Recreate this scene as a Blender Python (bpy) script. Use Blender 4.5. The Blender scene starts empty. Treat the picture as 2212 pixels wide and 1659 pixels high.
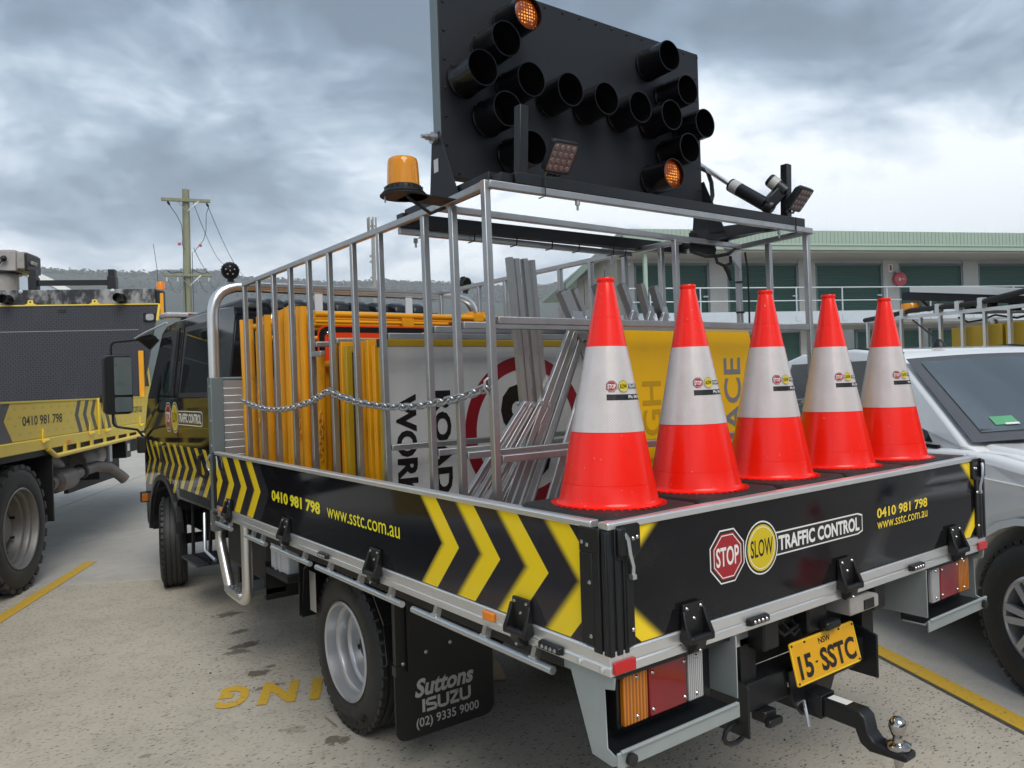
import bpy, bmesh, math, random
from mathutils import Vector, Matrix, noise
random.seed(7)
PI = math.pi
SC = bpy.context.scene
COL = SC.collection

# ---------------------------------------------------------------- camera, light, exposure
def setup_camera():
    a, b, c = math.radians(-36.355), math.radians(-0.13), math.radians(-1.887)
    F = Vector((-math.sin(a)*math.cos(b), math.cos(a)*math.cos(b), math.sin(b)))
    Rr = Vector((math.cos(a), math.sin(a), 0)); U = Rr.cross(F)
    R2 = Rr*math.cos(c)+U*math.sin(c); U2 = U*math.cos(c)-Rr*math.sin(c)
    m = Matrix(((R2.x, U2.x, -F.x, -1.322), (R2.y, U2.y, -F.y, -1.423), (R2.z, U2.z, -F.z, 1.624), (0, 0, 0, 1)))
    cd = bpy.data.cameras.new('camera'); co = bpy.data.objects.new('camera', cd); COL.objects.link(co)
    cd.sensor_width = 36; cd.lens = 36*1681.4/2212; cd.clip_start = 0.05; cd.clip_end = 12000
    co.matrix_world = m
    SC.camera = co
setup_camera()

SUN_EL, SUN_AZ = 50, 196       # azimuth clockwise from +Y
def setup_light():
    w = bpy.data.worlds.new('World'); SC.world = w; w.use_nodes = True
    nt = w.node_tree; nt.nodes.clear(); N = nt.nodes.new; L = nt.links.new
    out = N('ShaderNodeOutputWorld')
    sky = N('ShaderNodeTexSky'); sky.sky_type = 'NISHITA'; sky.sun_disc = False
    sky.sun_elevation = math.radians(SUN_EL); sky.sun_rotation = math.radians(SUN_AZ)
    b1 = N('ShaderNodeBackground'); b1.inputs[1].default_value = 0.06
    L(sky.outputs[0], b1.inputs[0])
    tc = N('ShaderNodeTexCoord'); sep = N('ShaderNodeSeparateXYZ'); L(tc.outputs['Generated'], sep.inputs[0])
    def M(op, a, b=None, c=None, clamp=False):
        n = N('ShaderNodeMath'); n.operation = op; n.use_clamp = clamp
        for i, v in enumerate((a, b, c)):
            if v is None: continue
            if isinstance(v, (int, float)): n.inputs[i].default_value = v
            else: L(v, n.inputs[i])
        return n.outputs[0]
    zc = M('MAXIMUM', sep.outputs[2], 0.0)
    den = M('ADD', zc, 0.30)
    cv = N('ShaderNodeCombineXYZ')
    L(M('DIVIDE', sep.outputs[0], den), cv.inputs[0]); L(M('DIVIDE', sep.outputs[1], den), cv.inputs[1])
    L(M('MULTIPLY', zc, 0.6), cv.inputs[2])
    def noise_tex(scale, detail, rough, dist, off):
        mp = N('ShaderNodeMapping'); L(cv.outputs[0], mp.inputs[0]); mp.inputs['Location'].default_value = off
        n = N('ShaderNodeTexNoise'); n.inputs['Scale'].default_value = scale; n.inputs['Detail'].default_value = detail
        n.inputs['Roughness'].default_value = rough; n.inputs['Distortion'].default_value = dist
        L(mp.outputs[0], n.inputs['Vector']); return n.outputs[0]
    big = noise_tex(0.85, 5, 0.50, 0.30, (2.2, 6.4, 2.8))
    fine = noise_tex(2.7, 8, 0.55, 0.6, (0.3, 5.2, 1.1))
    wisp = noise_tex(9.0, 7, 0.6, 0.8, (7.7, 2.2, 3.1))
    d = M('ADD', M('ADD', M('MULTIPLY', big, 0.62), M('MULTIPLY', fine, 0.29)), M('MULTIPLY', wisp, 0.09))
    # lighter towards the horizon: thin cloud base far away
    hz = M('POWER', M('SUBTRACT', 1.0, M('MINIMUM', M('MULTIPLY', zc, 1.85), 1.0)), 2.0)
    dd = M('ADD', M('MULTIPLY', M('SUBTRACT', d, 0.5), 5.6), M("ADD", 0.33, M("MULTIPLY", hz, 0.78)))
    cr = N('ShaderNodeValToRGB'); L(dd, cr.inputs[0])
    e = cr.color_ramp.elements
    e[0].position = 0.0; e[0].color = (0.072, 0.108, 0.155, 1)
    e[1].position = 1.0; e[1].color = (0.72, 0.75, 0.785, 1)
    for p, c in ((0.26, (0.118, 0.170, 0.234, 1)), (0.5, (0.236, 0.304, 0.380, 1)), (0.74, (0.45, 0.512, 0.58, 1))):
        x = e.new(p); x.color = c
    b2 = N('ShaderNodeBackground'); b2.inputs[1].default_value = 1.0; L(cr.outputs[0], b2.inputs[0])
    mx = N('ShaderNodeMixShader'); mx.inputs[0].default_value = 0.93
    L(b1.outputs[0], mx.inputs[1]); L(b2.outputs[0], mx.inputs[2]); L(mx.outputs[0], out.inputs[0])
    sd = bpy.data.lights.new('sun', 'SUN'); so = bpy.data.objects.new('sun', sd); COL.objects.link(so)
    sd.energy = 1.5; sd.angle = math.radians(40); sd.color = (1, 0.96, 0.9)
    az, el = math.radians(SUN_AZ), math.radians(SUN_EL)
    d = Vector((math.sin(az)*math.cos(el), math.cos(az)*math.cos(el), math.sin(el)))
    so.rotation_euler = d.to_track_quat('Z', 'Y').to_euler()
setup_light()
SC.view_settings.view_transform = 'Standard'; SC.view_settings.look = 'None'
SC.view_settings.exposure = 1.0; SC.view_settings.gamma = 1
SC.view_settings.use_curve_mapping = False
SC.render.engine = 'CYCLES'
SC.cycles.use_denoising = True
SC.cycles.max_bounces = 8; SC.cycles.diffuse_bounces = 3; SC.cycles.glossy_bounces = 4
SC.cycles.transmission_bounces = 6; SC.cycles.transparent_max_bounces = 12; SC.cycles.volume_bounces = 2
SC.cycles.caustics_reflective = False; SC.cycles.caustics_refractive = False

# ---------------------------------------------------------------- materials
class NT:
    def __init__(self, name):
        self.m = bpy.data.materials.new(name); self.m.use_nodes = True
        self.t = self.m.node_tree; self.b = self.t.nodes['Principled BSDF']; self._oc = None
    def N(self, k): return self.t.nodes.new('ShaderNode'+k)
    def L(self, a, b): self.t.links.new(a, b)
    def obj(self):
        if not self._oc: self._oc = self.N('TexCoord').outputs['Object']
        return self._oc
    def M(self, op, a, b=None, c=None, clamp=False):
        n = self.N('Math'); n.operation = op; n.use_clamp = clamp
        for i, v in enumerate((a, b, c)):
            if v is None: continue
            if isinstance(v, (int, float)): n.inputs[i].default_value = v
            else: self.L(v, n.inputs[i])
        return n.outputs[0]
    def smooth(self, x, e0, e1):
        n = self.N('MapRange'); n.interpolation_type = 'SMOOTHSTEP'; self.L(x, n.inputs[0])
        n.inputs[1].default_value = e0; n.inputs[2].default_value = e1; return n.outputs[0]
    def noise(self, scale, detail=4, rough=0.55, vec=None, stretch=None, dist=0):
        n = self.N('TexNoise'); n.inputs['Scale'].default_value = scale; n.inputs['Detail'].default_value = detail
        n.inputs['Roughness'].default_value = rough; n.inputs['Distortion'].default_value = dist
        v = vec or self.obj()
        if stretch:
            mp = self.N('Mapping'); mp.inputs['Scale'].default_value = stretch; self.L(v, mp.inputs[0]); v = mp.outputs[0]
        self.L(v, n.inputs['Vector']); return n.outputs[0]
    def mix(self, f, a, b, kind='MIX'):
        n = self.N('Mix'); n.data_type = 'RGBA'; n.blend_type = kind
        if isinstance(f, (int, float)): n.inputs[0].default_value = f
        else: self.L(f, n.inputs[0])
        for i, v in ((6, a), (7, b)):
            if isinstance(v, (tuple, list)): n.inputs[i].default_value = (*v[:3], 1)
            else: self.L(v, n.inputs[i])
        return n.outputs[2]
    def bump(self, h, strength=0.2, dist=0.01):
        n = self.N('Bump'); n.inputs['Strength'].default_value = strength; n.inputs['Distance'].default_value = dist
        self.L(h, n.inputs['Height']); self.L(n.outputs[0], self.b.inputs['Normal'])
    def set(self, col=None, rough=None, metal=None, coat=None, spec=None, emit=None, es=1.0, trans=None, alpha=None):
        b = self.b.inputs
        for k, v in (('Base Color', col), ('Roughness', rough), ('Metallic', metal), ('Coat Weight', coat),
                     ('Specular IOR Level', spec), ('Transmission Weight', trans), ('Alpha', alpha), ('Emission Color', emit)):
            if v is None: continue
            if isinstance(v, (tuple, list)): b[k].default_value = (*v[:3], 1)
            elif isinstance(v, (int, float)): b[k].default_value = v
            else: self.L(v, b[k])
        if emit is not None: b['Emission Strength'].default_value = es
        return self.m

def simple(name, col, rough=0.5, metal=0.0, var=0.12, scale=6, coat=0, bump=0, rvar=0.12, stretch=None, dirt=0.0, dcol=(0.12, 0.11, 0.10), spec=None):
    t = NT(name)
    n = t.noise(scale, 5, 0.6, stretch=stretch)
    lo = tuple(c*(1-var*2) for c in col); hi = tuple(min(1, c*(1+var*1.2)) for c in col)
    c = t.mix(n, lo, hi)
    if dirt:
        n2 = t.noise(scale*2.3, 8, 0.7)
        c = t.mix(t.M('MULTIPLY', t.smooth(n2, 0.5, 0.75), dirt), c, dcol)
    r = t.M('ADD', rough-rvar*0.5, t.M('MULTIPLY', t.noise(scale*3.1, 5, 0.6), rvar))
    t.set(col=c, rough=r, metal=metal, coat=coat or None, spec=spec)
    if bump: t.bump(t.noise(scale*12, 4, 0.6), bump, 0.004)
    return t.m

def glass(name, tint=(0.05, 0.06, 0.065), mixf=0.75, rough=0.02):
    t = NT(name)
    tr = t.N('BsdfTransparent'); tr.inputs[0].default_value = (0.55, 0.62, 0.62, 1)
    t.set(col=tint, rough=rough, spec=0.6)
    mx = t.N('MixShader'); mx.inputs[0].default_value = mixf
    o = t.t.nodes['Material Output']
    t.L(tr.outputs[0], mx.inputs[1]); t.L(t.b.outputs[0], mx.inputs[2]); t.L(mx.outputs[0], o.inputs[0])
    return t.m

MAT = {}
MAT['galv'] = simple('galvanised_steel', (0.46, 0.465, 0.47), 0.36, 0.85, 0.16, 9, rvar=0.10, stretch=(1, 1, 0.25), dirt=0.3, dcol=(0.22, 0.22, 0.23))
MAT['galv_bright'] = simple('zinc_plated_steel', (0.62, 0.66, 0.70), 0.33, 0.9, 0.05, 3, rvar=0.05)
MAT['galv_paint'] = simple('galvanised_sheet', (0.36, 0.40, 0.40), 0.42, 0.35, 0.10, 8, rvar=0.2)
MAT['alu'] = simple('aluminium', (0.78, 0.78, 0.775), 0.32, 0.75, 0.06, 5, rvar=0.10, dirt=0.15, dcol=(0.5, 0.48, 0.46))
MAT['stainless'] = simple('brushed_tube', (0.70, 0.70, 0.69), 0.31, 0.95, 0.03, 2, rvar=0.04)
MAT['slat'] = simple('headboard_alu', (0.50, 0.54, 0.58), 0.33, 0.7, 0.08, 4)
MAT['grey_post'] = simple('grey_painted_post', (0.16, 0.20, 0.21), 0.4, 0.3, 0.08, 4)
MAT['black_gloss'] = simple('gloss_black_paint', (0.006, 0.006, 0.007), 0.05, 0, 0.1, 3, rvar=0.03, spec=0.4)
MAT['black_satin'] = simple('satin_black_coat', (0.011, 0.012, 0.014), 0.36, 0, 0.15, 7, spec=0.4)
MAT['board_black'] = simple('arrow_board_black', (0.0105, 0.012, 0.016), 0.5, 0, 0.15, 3, rvar=0.1, spec=0.35)
MAT['tube_black'] = simple('visor_plastic', (0.003, 0.003, 0.004), 0.22, 0, 0.1, 6, rvar=0.04, spec=0.4)
MAT['plastic'] = simple('black_plastic', (0.010, 0.010, 0.011), 0.40, 0, 0.2, 20, bump=0.06, spec=0.4)
MAT['rubber'] = simple('rubber', (0.014, 0.014, 0.014), 0.62, 0, 0.2, 12, bump=0.1, dirt=0.25, dcol=(0.06, 0.055, 0.05))
MAT['tyre'] = simple('tyre_rubber', (0.018, 0.018, 0.019), 0.58, 0, 0.2, 9, dirt=0.45, dcol=(0.055, 0.05, 0.045))
MAT['flap'] = simple('mudflap_rubber', (0.008, 0.008, 0.009), 0.5, 0, 0.2, 5)
MAT['rim'] = simple('silver_rim', (0.52, 0.53, 0.55), 0.30, 0.6, 0.05, 3, rvar=0.06)
MAT['rim_dark'] = simple('dusty_rim', (0.24, 0.23, 0.22), 0.5, 0.5, 0.15, 5)
MAT['cone'] = simple('orange_cone', (0.92, 0.013, 0.004), 0.20, 0, 0.05, 3, rvar=0.10, spec=0.35)
MAT['yellow_steel'] = simple('yellow_powdercoat', (0.86, 0.37, 0.005), 0.36, 0, 0.04, 5, dirt=0.06, dcol=(0.22, 0.12, 0.02), rvar=0.15)
MAT['yellow_steel_worn'] = simple('worn_yellow_powdercoat', (0.74, 0.34, 0.012), 0.45, 0, 0.10, 6, dirt=0.45, dcol=(0.16, 0.10, 0.05))
MAT['yellow_truck'] = simple('yellow_truck_paint', (0.90, 0.66, 0.08), 0.35, 0, 0.07, 2, dirt=0.12, dcol=(0.35, 0.26, 0.08))
MAT['print_yellow'] = simple('yellow_vinyl', (0.90, 0.78, 0.02), 0.2, 0, 0.03, 3)
MAT['print_gold'] = simple('gold_vinyl', (0.85, 0.62, 0.03), 0.25, 0, 0.04, 3)
MAT['print_white'] = simple('white_vinyl', (0.78, 0.78, 0.76), 0.3, 0, 0.03, 3)
MAT['print_silver'] = simple('flap_print', (0.46, 0.46, 0.45), 0.5, 0, 0.08, 8)
MAT['print_red'] = simple('red_vinyl', (0.36, 0.012, 0.02), 0.22, 0, 0.05, 3)
MAT['print_circle'] = simple('yellow_disc_vinyl', (0.66, 0.50, 0.008), 0.22, 0, 0.05, 3)
MAT['print_black'] = simple('black_vinyl', (0.012, 0.010, 0.010), 0.25, 0, 0.05, 3)
MAT['print_grey'] = simple('grey_letter_vinyl', (0.17, 0.18, 0.20), 0.45, 0, 0.12, 20)
MAT['sign_white'] = simple('retroreflective_white', (0.58, 0.57, 0.56), 0.5, 0, 0.06, 22, stretch=(1, 1, 0.03), rvar=0.1, dirt=0.12, dcol=(0.35, 0.33, 0.28))
MAT['sign_orange'] = simple('fluoro_orange', (0.88, 0.06, 0.006), 0.4, 0, 0.05, 4)
MAT['sign_yellow'] = simple('sign_yellow', (0.76, 0.43, 0.003), 0.4, 0, 0.07, 4, dirt=0.2, dcol=(0.40, 0.24, 0.01))
MAT['ghost'] = simple('faded_letter', (0.46, 0.27, 0.005), 0.45, 0, 0.05, 4)
MAT['mustard'] = simple('mustard_frame', (0.50, 0.31, 0.012), 0.42, 0, 0.1, 4)
MAT['sign_red'] = simple('roundel_red', (0.25, 0.006, 0.014), 0.35, 0, 0.05, 4)
MAT['white_paint'] = simple('white_car_paint', (0.86, 0.865, 0.865), 0.10, 0, 0.015, 2, coat=0.5, rvar=0.04)
MAT['pole'] = simple('weathered_timber', (0.25, 0.26, 0.17), 0.8, 0, 0.25, 5, stretch=(1, 1, 0.12), dirt=0.3)
MAT['wire'] = simple('dark_wire', (0.03, 0.035, 0.05), 0.5, 0, 0.1, 4)
MAT['wire_grey'] = simple('aluminium_cable', (0.16, 0.17, 0.19), 0.5, 0.3, 0.1, 4)
MAT['render'] = simple('painted_render', (0.50, 0.50, 0.48), 0.8, 0, 0.10, 1.2, bump=0.1, dirt=0.25, dcol=(0.32, 0.31, 0.28))
MAT['concrete_wall'] = simple('tilt_concrete', (0.36, 0.345, 0.30), 0.85, 0, 0.16, 1.0, stretch=(2.2, 2.2, 0.35), dirt=0.55, dcol=(0.16, 0.15, 0.13))
MAT['shutter'] = simple('green_shutter', (0.045, 0.115, 0.095), 0.4, 0, 0.06, 1.5)
MAT['fascia'] = simple('pale_green_fascia', (0.33, 0.42, 0.345), 0.45, 0, 0.04, 1.2)
MAT['soffit'] = simple('soffit_board', (0.46, 0.43, 0.38), 0.7, 0, 0.04, 1.0)
MAT['rail_white'] = simple('galvanised_handrail', (0.58, 0.63, 0.68), 0.4, 0.3, 0.05, 4)
MAT['hose_red'] = simple('red_hose_reel', (0.55, 0.09, 0.11), 0.4, 0, 0.05, 4)
MAT['amber'] = None
MAT['machine'] = simple('grimy_grey_housing', (0.36, 0.34, 0.32), 0.6, 0, 0.12, 4, dirt=0.4)
MAT['exhaust'] = simple('dull_exhaust', (0.20, 0.17, 0.155), 0.5, 0.6, 0.2, 5, dirt=0.4)
MAT['dark'] = simple('dark_chassis', (0.010, 0.010, 0.011), 0.6, 0, 0.2, 6, dirt=0.3, dcol=(0.03, 0.028, 0.025))
MAT['black_truck_panel'] = simple('hopper_black', (0.02, 0.022, 0.027), 0.5, 0, 0.2, 3)
MAT['tank_white'] = simple('white_poly_box', (0.55, 0.57, 0.60), 0.4, 0, 0.04, 4)
MAT['plate'] = simple('plate_yellow', (0.72, 0.36, 0.006), 0.35, 0, 0.05, 20, dirt=0.15)
MAT['chrome'] = simple('chrome', (0.50, 0.48, 0.46), 0.10, 1.0, 0.02, 4, rvar=0.03)
MAT['mirror'] = simple('mirror_glass', (0.72, 0.78, 0.78), 0.02, 1.0, 0.01, 4, rvar=0.01)
MAT['hills_roof'] = simple('white_sheet_roof', (0.66, 0.69, 0.72), 0.5, 0, 0.05, 0.4)
MAT['seat'] = simple('seat_cloth', (0.06, 0.06, 0.065), 0.8, 0, 0.1, 6)
MAT['cardboard'] = simple('tan_board', (0.42, 0.33, 0.16), 0.7, 0, 0.1, 5)
MAT['glass'] = glass('dark_window_glass', (0.012, 0.016, 0.016), 0.80)
MAT['windscreen'] = glass('windscreen_glass', (0.075, 0.095, 0.105), 0.86, 0.03)
MAT['windscreen'].node_tree.nodes['Principled BSDF'].inputs['Coat Weight'].default_value = 1.0
MAT['windscreen'].node_tree.nodes['Principled BSDF'].inputs['Coat IOR'].default_value = 2.0
MAT['frit'] = simple('windscreen_frit', (0.09, 0.09, 0.10), 0.25, 0, 0.05, 4)
MAT['led_ring'] = simple('led_ring', (0.24, 0.17, 0.16), 0.3, 0, 0.1, 40)
MAT['sign_back'] = simple('dull_sign_back', (0.20, 0.15, 0.09), 0.6, 0.2, 0.1, 5)
MAT['lens_clear'] = simple('clear_ribbed_lens', (0.40, 0.40, 0.41), 0.2, 0, 0.3, 8, stretch=(30, 1, 1), rvar=0.1)
MAT['lens_red'] = simple('red_lens', (0.22, 0.006, 0.012), 0.10, 0, 0.12, 8, coat=0.4)
MAT['lens_red_bright'] = simple('red_reflector', (0.55, 0.01, 0.015), 0.15, 0, 0.05, 8, coat=0.4)
MAT['lens_amber'] = simple('amber_lens', (0.45, 0.13, 0.008), 0.14, 0, 0.12, 8, coat=0.4)
MAT['lens_orange'] = simple('orange_marker', (0.85, 0.24, 0.008), 0.2, 0, 0.05, 8)
MAT['led_face'] = simple('led_lens', (0.15, 0.105, 0.10), 0.2, 0, 0.15, 40, coat=0.3)

def amber_dome():
    t = NT('amber_beacon_dome')
    w = t.N('TexWave'); w.wave_type = 'BANDS'; w.bands_direction = 'Z'; w.inputs['Scale'].default_value = 60
    t.L(t.obj(), w.inputs['Vector'])
    c = t.mix(t.M('MULTIPLY', w.outputs['Fac'], 0.45), (1.0, 0.40, 0.012), (0.92, 0.26, 0.006))
    t.set(col=c, rough=0.10, trans=0.35, spec=0.6)
    return t.m
MAT['amber'] = amber_dome()

def lamp_lens_lit():
    """amber LED lens: a grid of small bright dots on dark amber"""
    t = NT('lit_amber_lamp')
    v = t.N('TexVoronoi'); v.feature = 'F1'; v.inputs['Scale'].default_value = 82; v.inputs['Randomness'].default_value = 0.2
    t.L(t.obj(), v.inputs['Vector'])
    dot = t.M('SUBTRACT', 1.0, t.smooth(v.outputs['Distance'], 0.15, 0.40))
    patch = t.smooth(t.noise(22, 2), 0.36, 0.6)
    f = t.M('MULTIPLY', dot, patch)
    t.set(col=t.mix(f, (0.10, 0.016, 0.001), (0.8, 0.3, 0.03)), rough=0.3,
          emit=t.mix(f, (0.06, 0.008, 0.0), (1.0, 0.36, 0.03)), es=0.7)
    return t.m
MAT['lamp_lit'] = lamp_lens_lit()
MAT['lamp_off'] = simple('unlit_lamp_lens', (0.02, 0.009, 0.004), 0.15, 0, 0.1, 8)

def ribbed(name, col, rough, axis, scale):
    t = NT(name)
    w = t.N('TexWave'); w.wave_type = 'BANDS'; w.bands_direction = axis; w.inputs['Scale'].default_value = scale
    t.L(t.obj(), w.inputs['Vector'])
    t.set(col=t.mix(w.outputs['Fac'], tuple(c*0.45 for c in col), col), rough=rough, coat=0.5)
    t.bump(w.outputs['Fac'], 0.5, 0.004)
    return t.m
MAT['lens_amber_rib'] = ribbed('ribbed_amber_lens', (0.62, 0.19, 0.01), 0.15, 'X', 26)
MAT['lens_clear_rib'] = ribbed('ribbed_clear_lens', (0.55, 0.55, 0.56), 0.15, 'X', 40)

def reflective():
    """retroreflective honeycomb sleeve"""
    t = NT('honeycomb_reflective_sleeve')
    geo = t.N('NewGeometry')
    sp = t.N('SeparateXYZ'); t.L(t.obj(), sp.inputs[0])
    ang = t.M('ARCTAN2', sp.outputs[1], sp.outputs[0])
    cb = t.N('CombineXYZ'); t.L(t.M('MULTIPLY', ang, 0.095), cb.inputs[0]); t.L(sp.outputs[2], cb.inputs[1])
    v = t.N('TexVoronoi'); v.voronoi_dimensions = '2D'; v.feature = 'DISTANCE_TO_EDGE'; v.inputs['Scale'].default_value = 175; v.inputs['Randomness'].default_value = 0.0
    mp = t.N('Mapping'); mp.inputs['Rotation'].default_value = (0, 0, 0.785); t.L(cb.outputs[0], mp.inputs[0]); t.L(mp.outputs[0], v.inputs['Vector'])
    edge = t.M('SUBTRACT', 1.0, t.smooth(v.outputs['Distance'], 0.03, 0.14))
    n = t.noise(14, 5, 0.6)
    base = t.mix(n, (0.54, 0.47, 0.455), (0.74, 0.69, 0.675))
    t.set(col=t.mix(t.M('MULTIPLY', edge, 0.40), base, (0.24, 0.22, 0.22)), rough=0.20, metal=0.12, coat=0.6)
    t.bump(v.outputs['Distance'], 0.25, 0.003)
    return t.m
MAT['reflective'] = reflective()
def cone_mat():
    t = NT('scuffed_cone_plastic')
    rnd = t.N('ObjectInfo').outputs['Random']
    va = t.N('VectorMath'); va.operation = 'ADD'; t.L(t.obj(), va.inputs[0])
    cb = t.N('CombineXYZ'); t.L(t.M('MULTIPLY', rnd, 37.0), cb.inputs[0]); t.L(t.M('MULTIPLY', rnd, 11.0), cb.inputs[1]); t.L(cb.outputs[0], va.inputs[1])
    v = va.outputs[0]
    sc = t.M('MULTIPLY', t.smooth(t.noise(16, 8, 0.72, vec=v, stretch=(1, 1, 0.35)), 0.60, 0.72), 0.38)
    sp = t.M('MULTIPLY', t.smooth(t.noise(130, 2, 0.5, vec=v), 0.70, 0.78), 0.5)
    c = t.mix(t.noise(4, 4, vec=v), (0.88, 0.011, 0.004), (0.96, 0.016, 0.004))
    c = t.mix(sc, c, (0.42, 0.03, 0.015)); c = t.mix(sp, c, (0.55, 0.42, 0.38))
    t.set(col=c, rough=t.M('ADD', 0.15, t.M('MULTIPLY', t.noise(8, 6, 0.65, vec=v), 0.16)), spec=0.42)
    t.bump(t.noise(26, 3, vec=v), 0.04, 0.004)
    return t.m
MAT['cone'] = cone_mat()

def print_mat(name, groups, base=(0.008, 0.008, 0.010), grey=(0.030, 0.027, 0.032), yellow=(0.90, 0.64, 0.022), rough=0.06):
    """flat printed chevrons on a gloss board. group: axis, a0,a1 (range along axis), z0,z1, zmid, tip, period, width, k, sign, count, greyext
    s = sign*(a) - k*|z-zmid| ; yellow where frac((s - sign*tip)/period)*period in [0,width], soft on its high-s side"""
    t = NT(name)
    sp = t.N('SeparateXYZ'); t.L(t.obj(), sp.inputs[0])
    col = t.mix(0.0, base, base)
    for g in groups:
        a = sp.outputs['XYZ'.index(g['axis'])]; z = sp.outputs[2]
        s = t.M('SUBTRACT', t.M('MULTIPLY', a, g['sign']), t.M('MULTIPLY', t.M('ABSOLUTE', t.M('SUBTRACT', z, g['zm'])), g['k']))
        q = t.M('SUBTRACT', s, g['sign']*g['tip'])
        if g.get('greyext') is not None:
            gm = t.M('MULTIPLY', t.M('GREATER_THAN', q, -g['greyext']), t.M('LESS_THAN', q, g['extent']))
            if 'z0' in g: gm = t.M('MULTIPLY', gm, t.M('MULTIPLY', t.M('GREATER_THAN', z, g['z0']), t.M('LESS_THAN', z, g['z1'])))
            col = t.mix(gm, col, grey)
        fr = t.M('WRAP', q, g['period'], 0.0)
        ye = t.M('MULTIPLY', t.smooth(fr, 0.0, 0.0025), t.M('SUBTRACT', 1.0, t.smooth(fr, g['width']-g['soft'], g['width']+g['soft'])))
        inr = t.M('MULTIPLY', t.M('GREATER_THAN', q, -0.001), t.M('LESS_THAN', q, g['extent']))
        if 'z0' in g: inr = t.M('MULTIPLY', inr, t.M('MULTIPLY', t.M('GREATER_THAN', z, g['z0']), t.M('LESS_THAN', z, g['z1'])))
        if 'a0' in g: inr = t.M('MULTIPLY', inr, t.M('MULTIPLY', t.M('GREATER_THAN', a, g['a0']), t.M('LESS_THAN', a, g['a1'])))
        col = t.mix(t.M('MULTIPLY', ye, inr), col, yellow)
    smear = t.smooth(t.noise(3.0, 7, 0.65, stretch=(1, 1, 2.5)), 0.48, 0.80); spk = t.smooth(t.noise(90, 3, 0.6), 0.66, 0.80)
    low = t.M('SUBTRACT', 1.0, t.smooth(sp.outputs[2], 0.945, 1.10))
    dust = t.M('ADD', t.M('MULTIPLY', smear, 0.030), t.M('ADD', t.M('MULTIPLY', spk, 0.05), t.M('MULTIPLY', t.M('MULTIPLY', low, t.noise(9, 6, 0.7)), 0.045)))
    col = t.mix(dust, col, (0.30, 0.28, 0.25))
    t.set(col=col, rough=t.M('ADD', rough, t.M('MULTIPLY', smear, 0.10)), spec=0.24)
    return t.m

def concrete(name, light, dark, pits, stains=()):
    t = NT(name)
    n1 = t.noise(0.45, 5, 0.6); n2 = t.noise(5.0, 8, 0.65); n3 = t.noise(60, 4, 0.7)
    c = t.mix(t.smooth(n1, 0.3, 0.7), dark, light)
    c = t.mix(t.M('MULTIPLY', t.smooth(n2, 0.42, 0.75), 0.45), c, tuple(x*0.66 for x in dark))
    c = t.mix(t.M('MULTIPLY', t.smooth(n3, 0.35, 0.7), 0.22), c, tuple(min(1, x*1.5) for x in light))
    h = n3
    if pits:
        mp = t.N('Mapping'); mp.inputs['Rotation'].default_value = (0, 0, 0.63); mp.inputs['Scale'].default_value = (0.55, 1.15, 1); t.L(t.obj(), mp.inputs[0])
        dn = t.N('TexNoise'); dn.inputs['Scale'].default_value = 55; t.L(mp.outputs[0], dn.inputs['Vector'])
        wv = t.N('Mix'); wv.data_type = 'RGBA'; wv.blend_type = 'ADD'; wv.inputs[0].default_value = 0.020
        t.L(mp.outputs[0], wv.inputs[6]); t.L(dn.outputs['Color'], wv.inputs[7])
        v = t.N('TexVoronoi'); v.feature = 'F1'; v.inputs['Scale'].default_value = 66; t.L(wv.outputs[2], v.inputs['Vector'])
        cs = t.N('SeparateColor'); t.L(v.outputs['Color'], cs.inputs[0])
        sel = t.M('GREATER_THAN', cs.outputs[0], t.M('SUBTRACT', 0.76, t.M('MULTIPLY', t.smooth(t.noise(2.0, 4), 0.2, 0.65), 0.46)))
        pit = t.M('MULTIPLY', sel, t.M('SUBTRACT', 1.0, t.smooth(v.outputs['Distance'], 0.20, 0.44)))
        c = t.mix(t.M('MULTIPLY', pit, t.M('ADD', 0.30, t.M('MULTIPLY', t.M('POWER', cs.outputs[1], 1.5), 0.68))), c, (0.055, 0.05, 0.052))
        # exposed pale grains
        gsel = t.M('GREATER_THAN', cs.outputs[2], 0.88)
        c = t.mix(t.M('MULTIPLY', t.M('MULTIPLY', gsel, t.M('SUBTRACT', 1.0, t.smooth(v.outputs['Distance'], 0.1, 0.4))), 0.35), c, (0.55, 0.50, 0.42))
        h = t.M('SUBTRACT', t.M('MULTIPLY', n3, 0.3), pit)
    rough = 0.78
    if stains:
        sp = t.N('SeparateXYZ'); t.L(t.obj(), sp.inputs[0])
        wob = t.noise(17, 6, 0.68)
        tot = None
        for (x, y, rx, ry, st) in stains:
            dx = t.M('DIVIDE', t.M('SUBTRACT', sp.outputs[0], x), rx); dy = t.M('DIVIDE', t.M('SUBTRACT', sp.outputs[1], y), ry)
            d = t.M('ADD', t.M('SQRT', t.M('ADD', t.M('MULTIPLY', dx, dx), t.M('MULTIPLY', dy, dy))), t.M('MULTIPLY', t.M('SUBTRACT', wob, 0.5), 3.8))
            f = t.M('MULTIPLY', t.M('SUBTRACT', 1.0, t.smooth(d, 0.75, 1.0)), st)
            tot = f if tot is None else t.M('MAXIMUM', tot, f)
        c = t.mix(tot, c, (0.105, 0.085, 0.055))
        rough = t.M('SUBTRACT', 0.78, t.M('MULTIPLY', tot, 0.35))
    t.set(col=c, rough=rough)
    t.bump(h, 0.30, 0.004)
    return t.m
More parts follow.
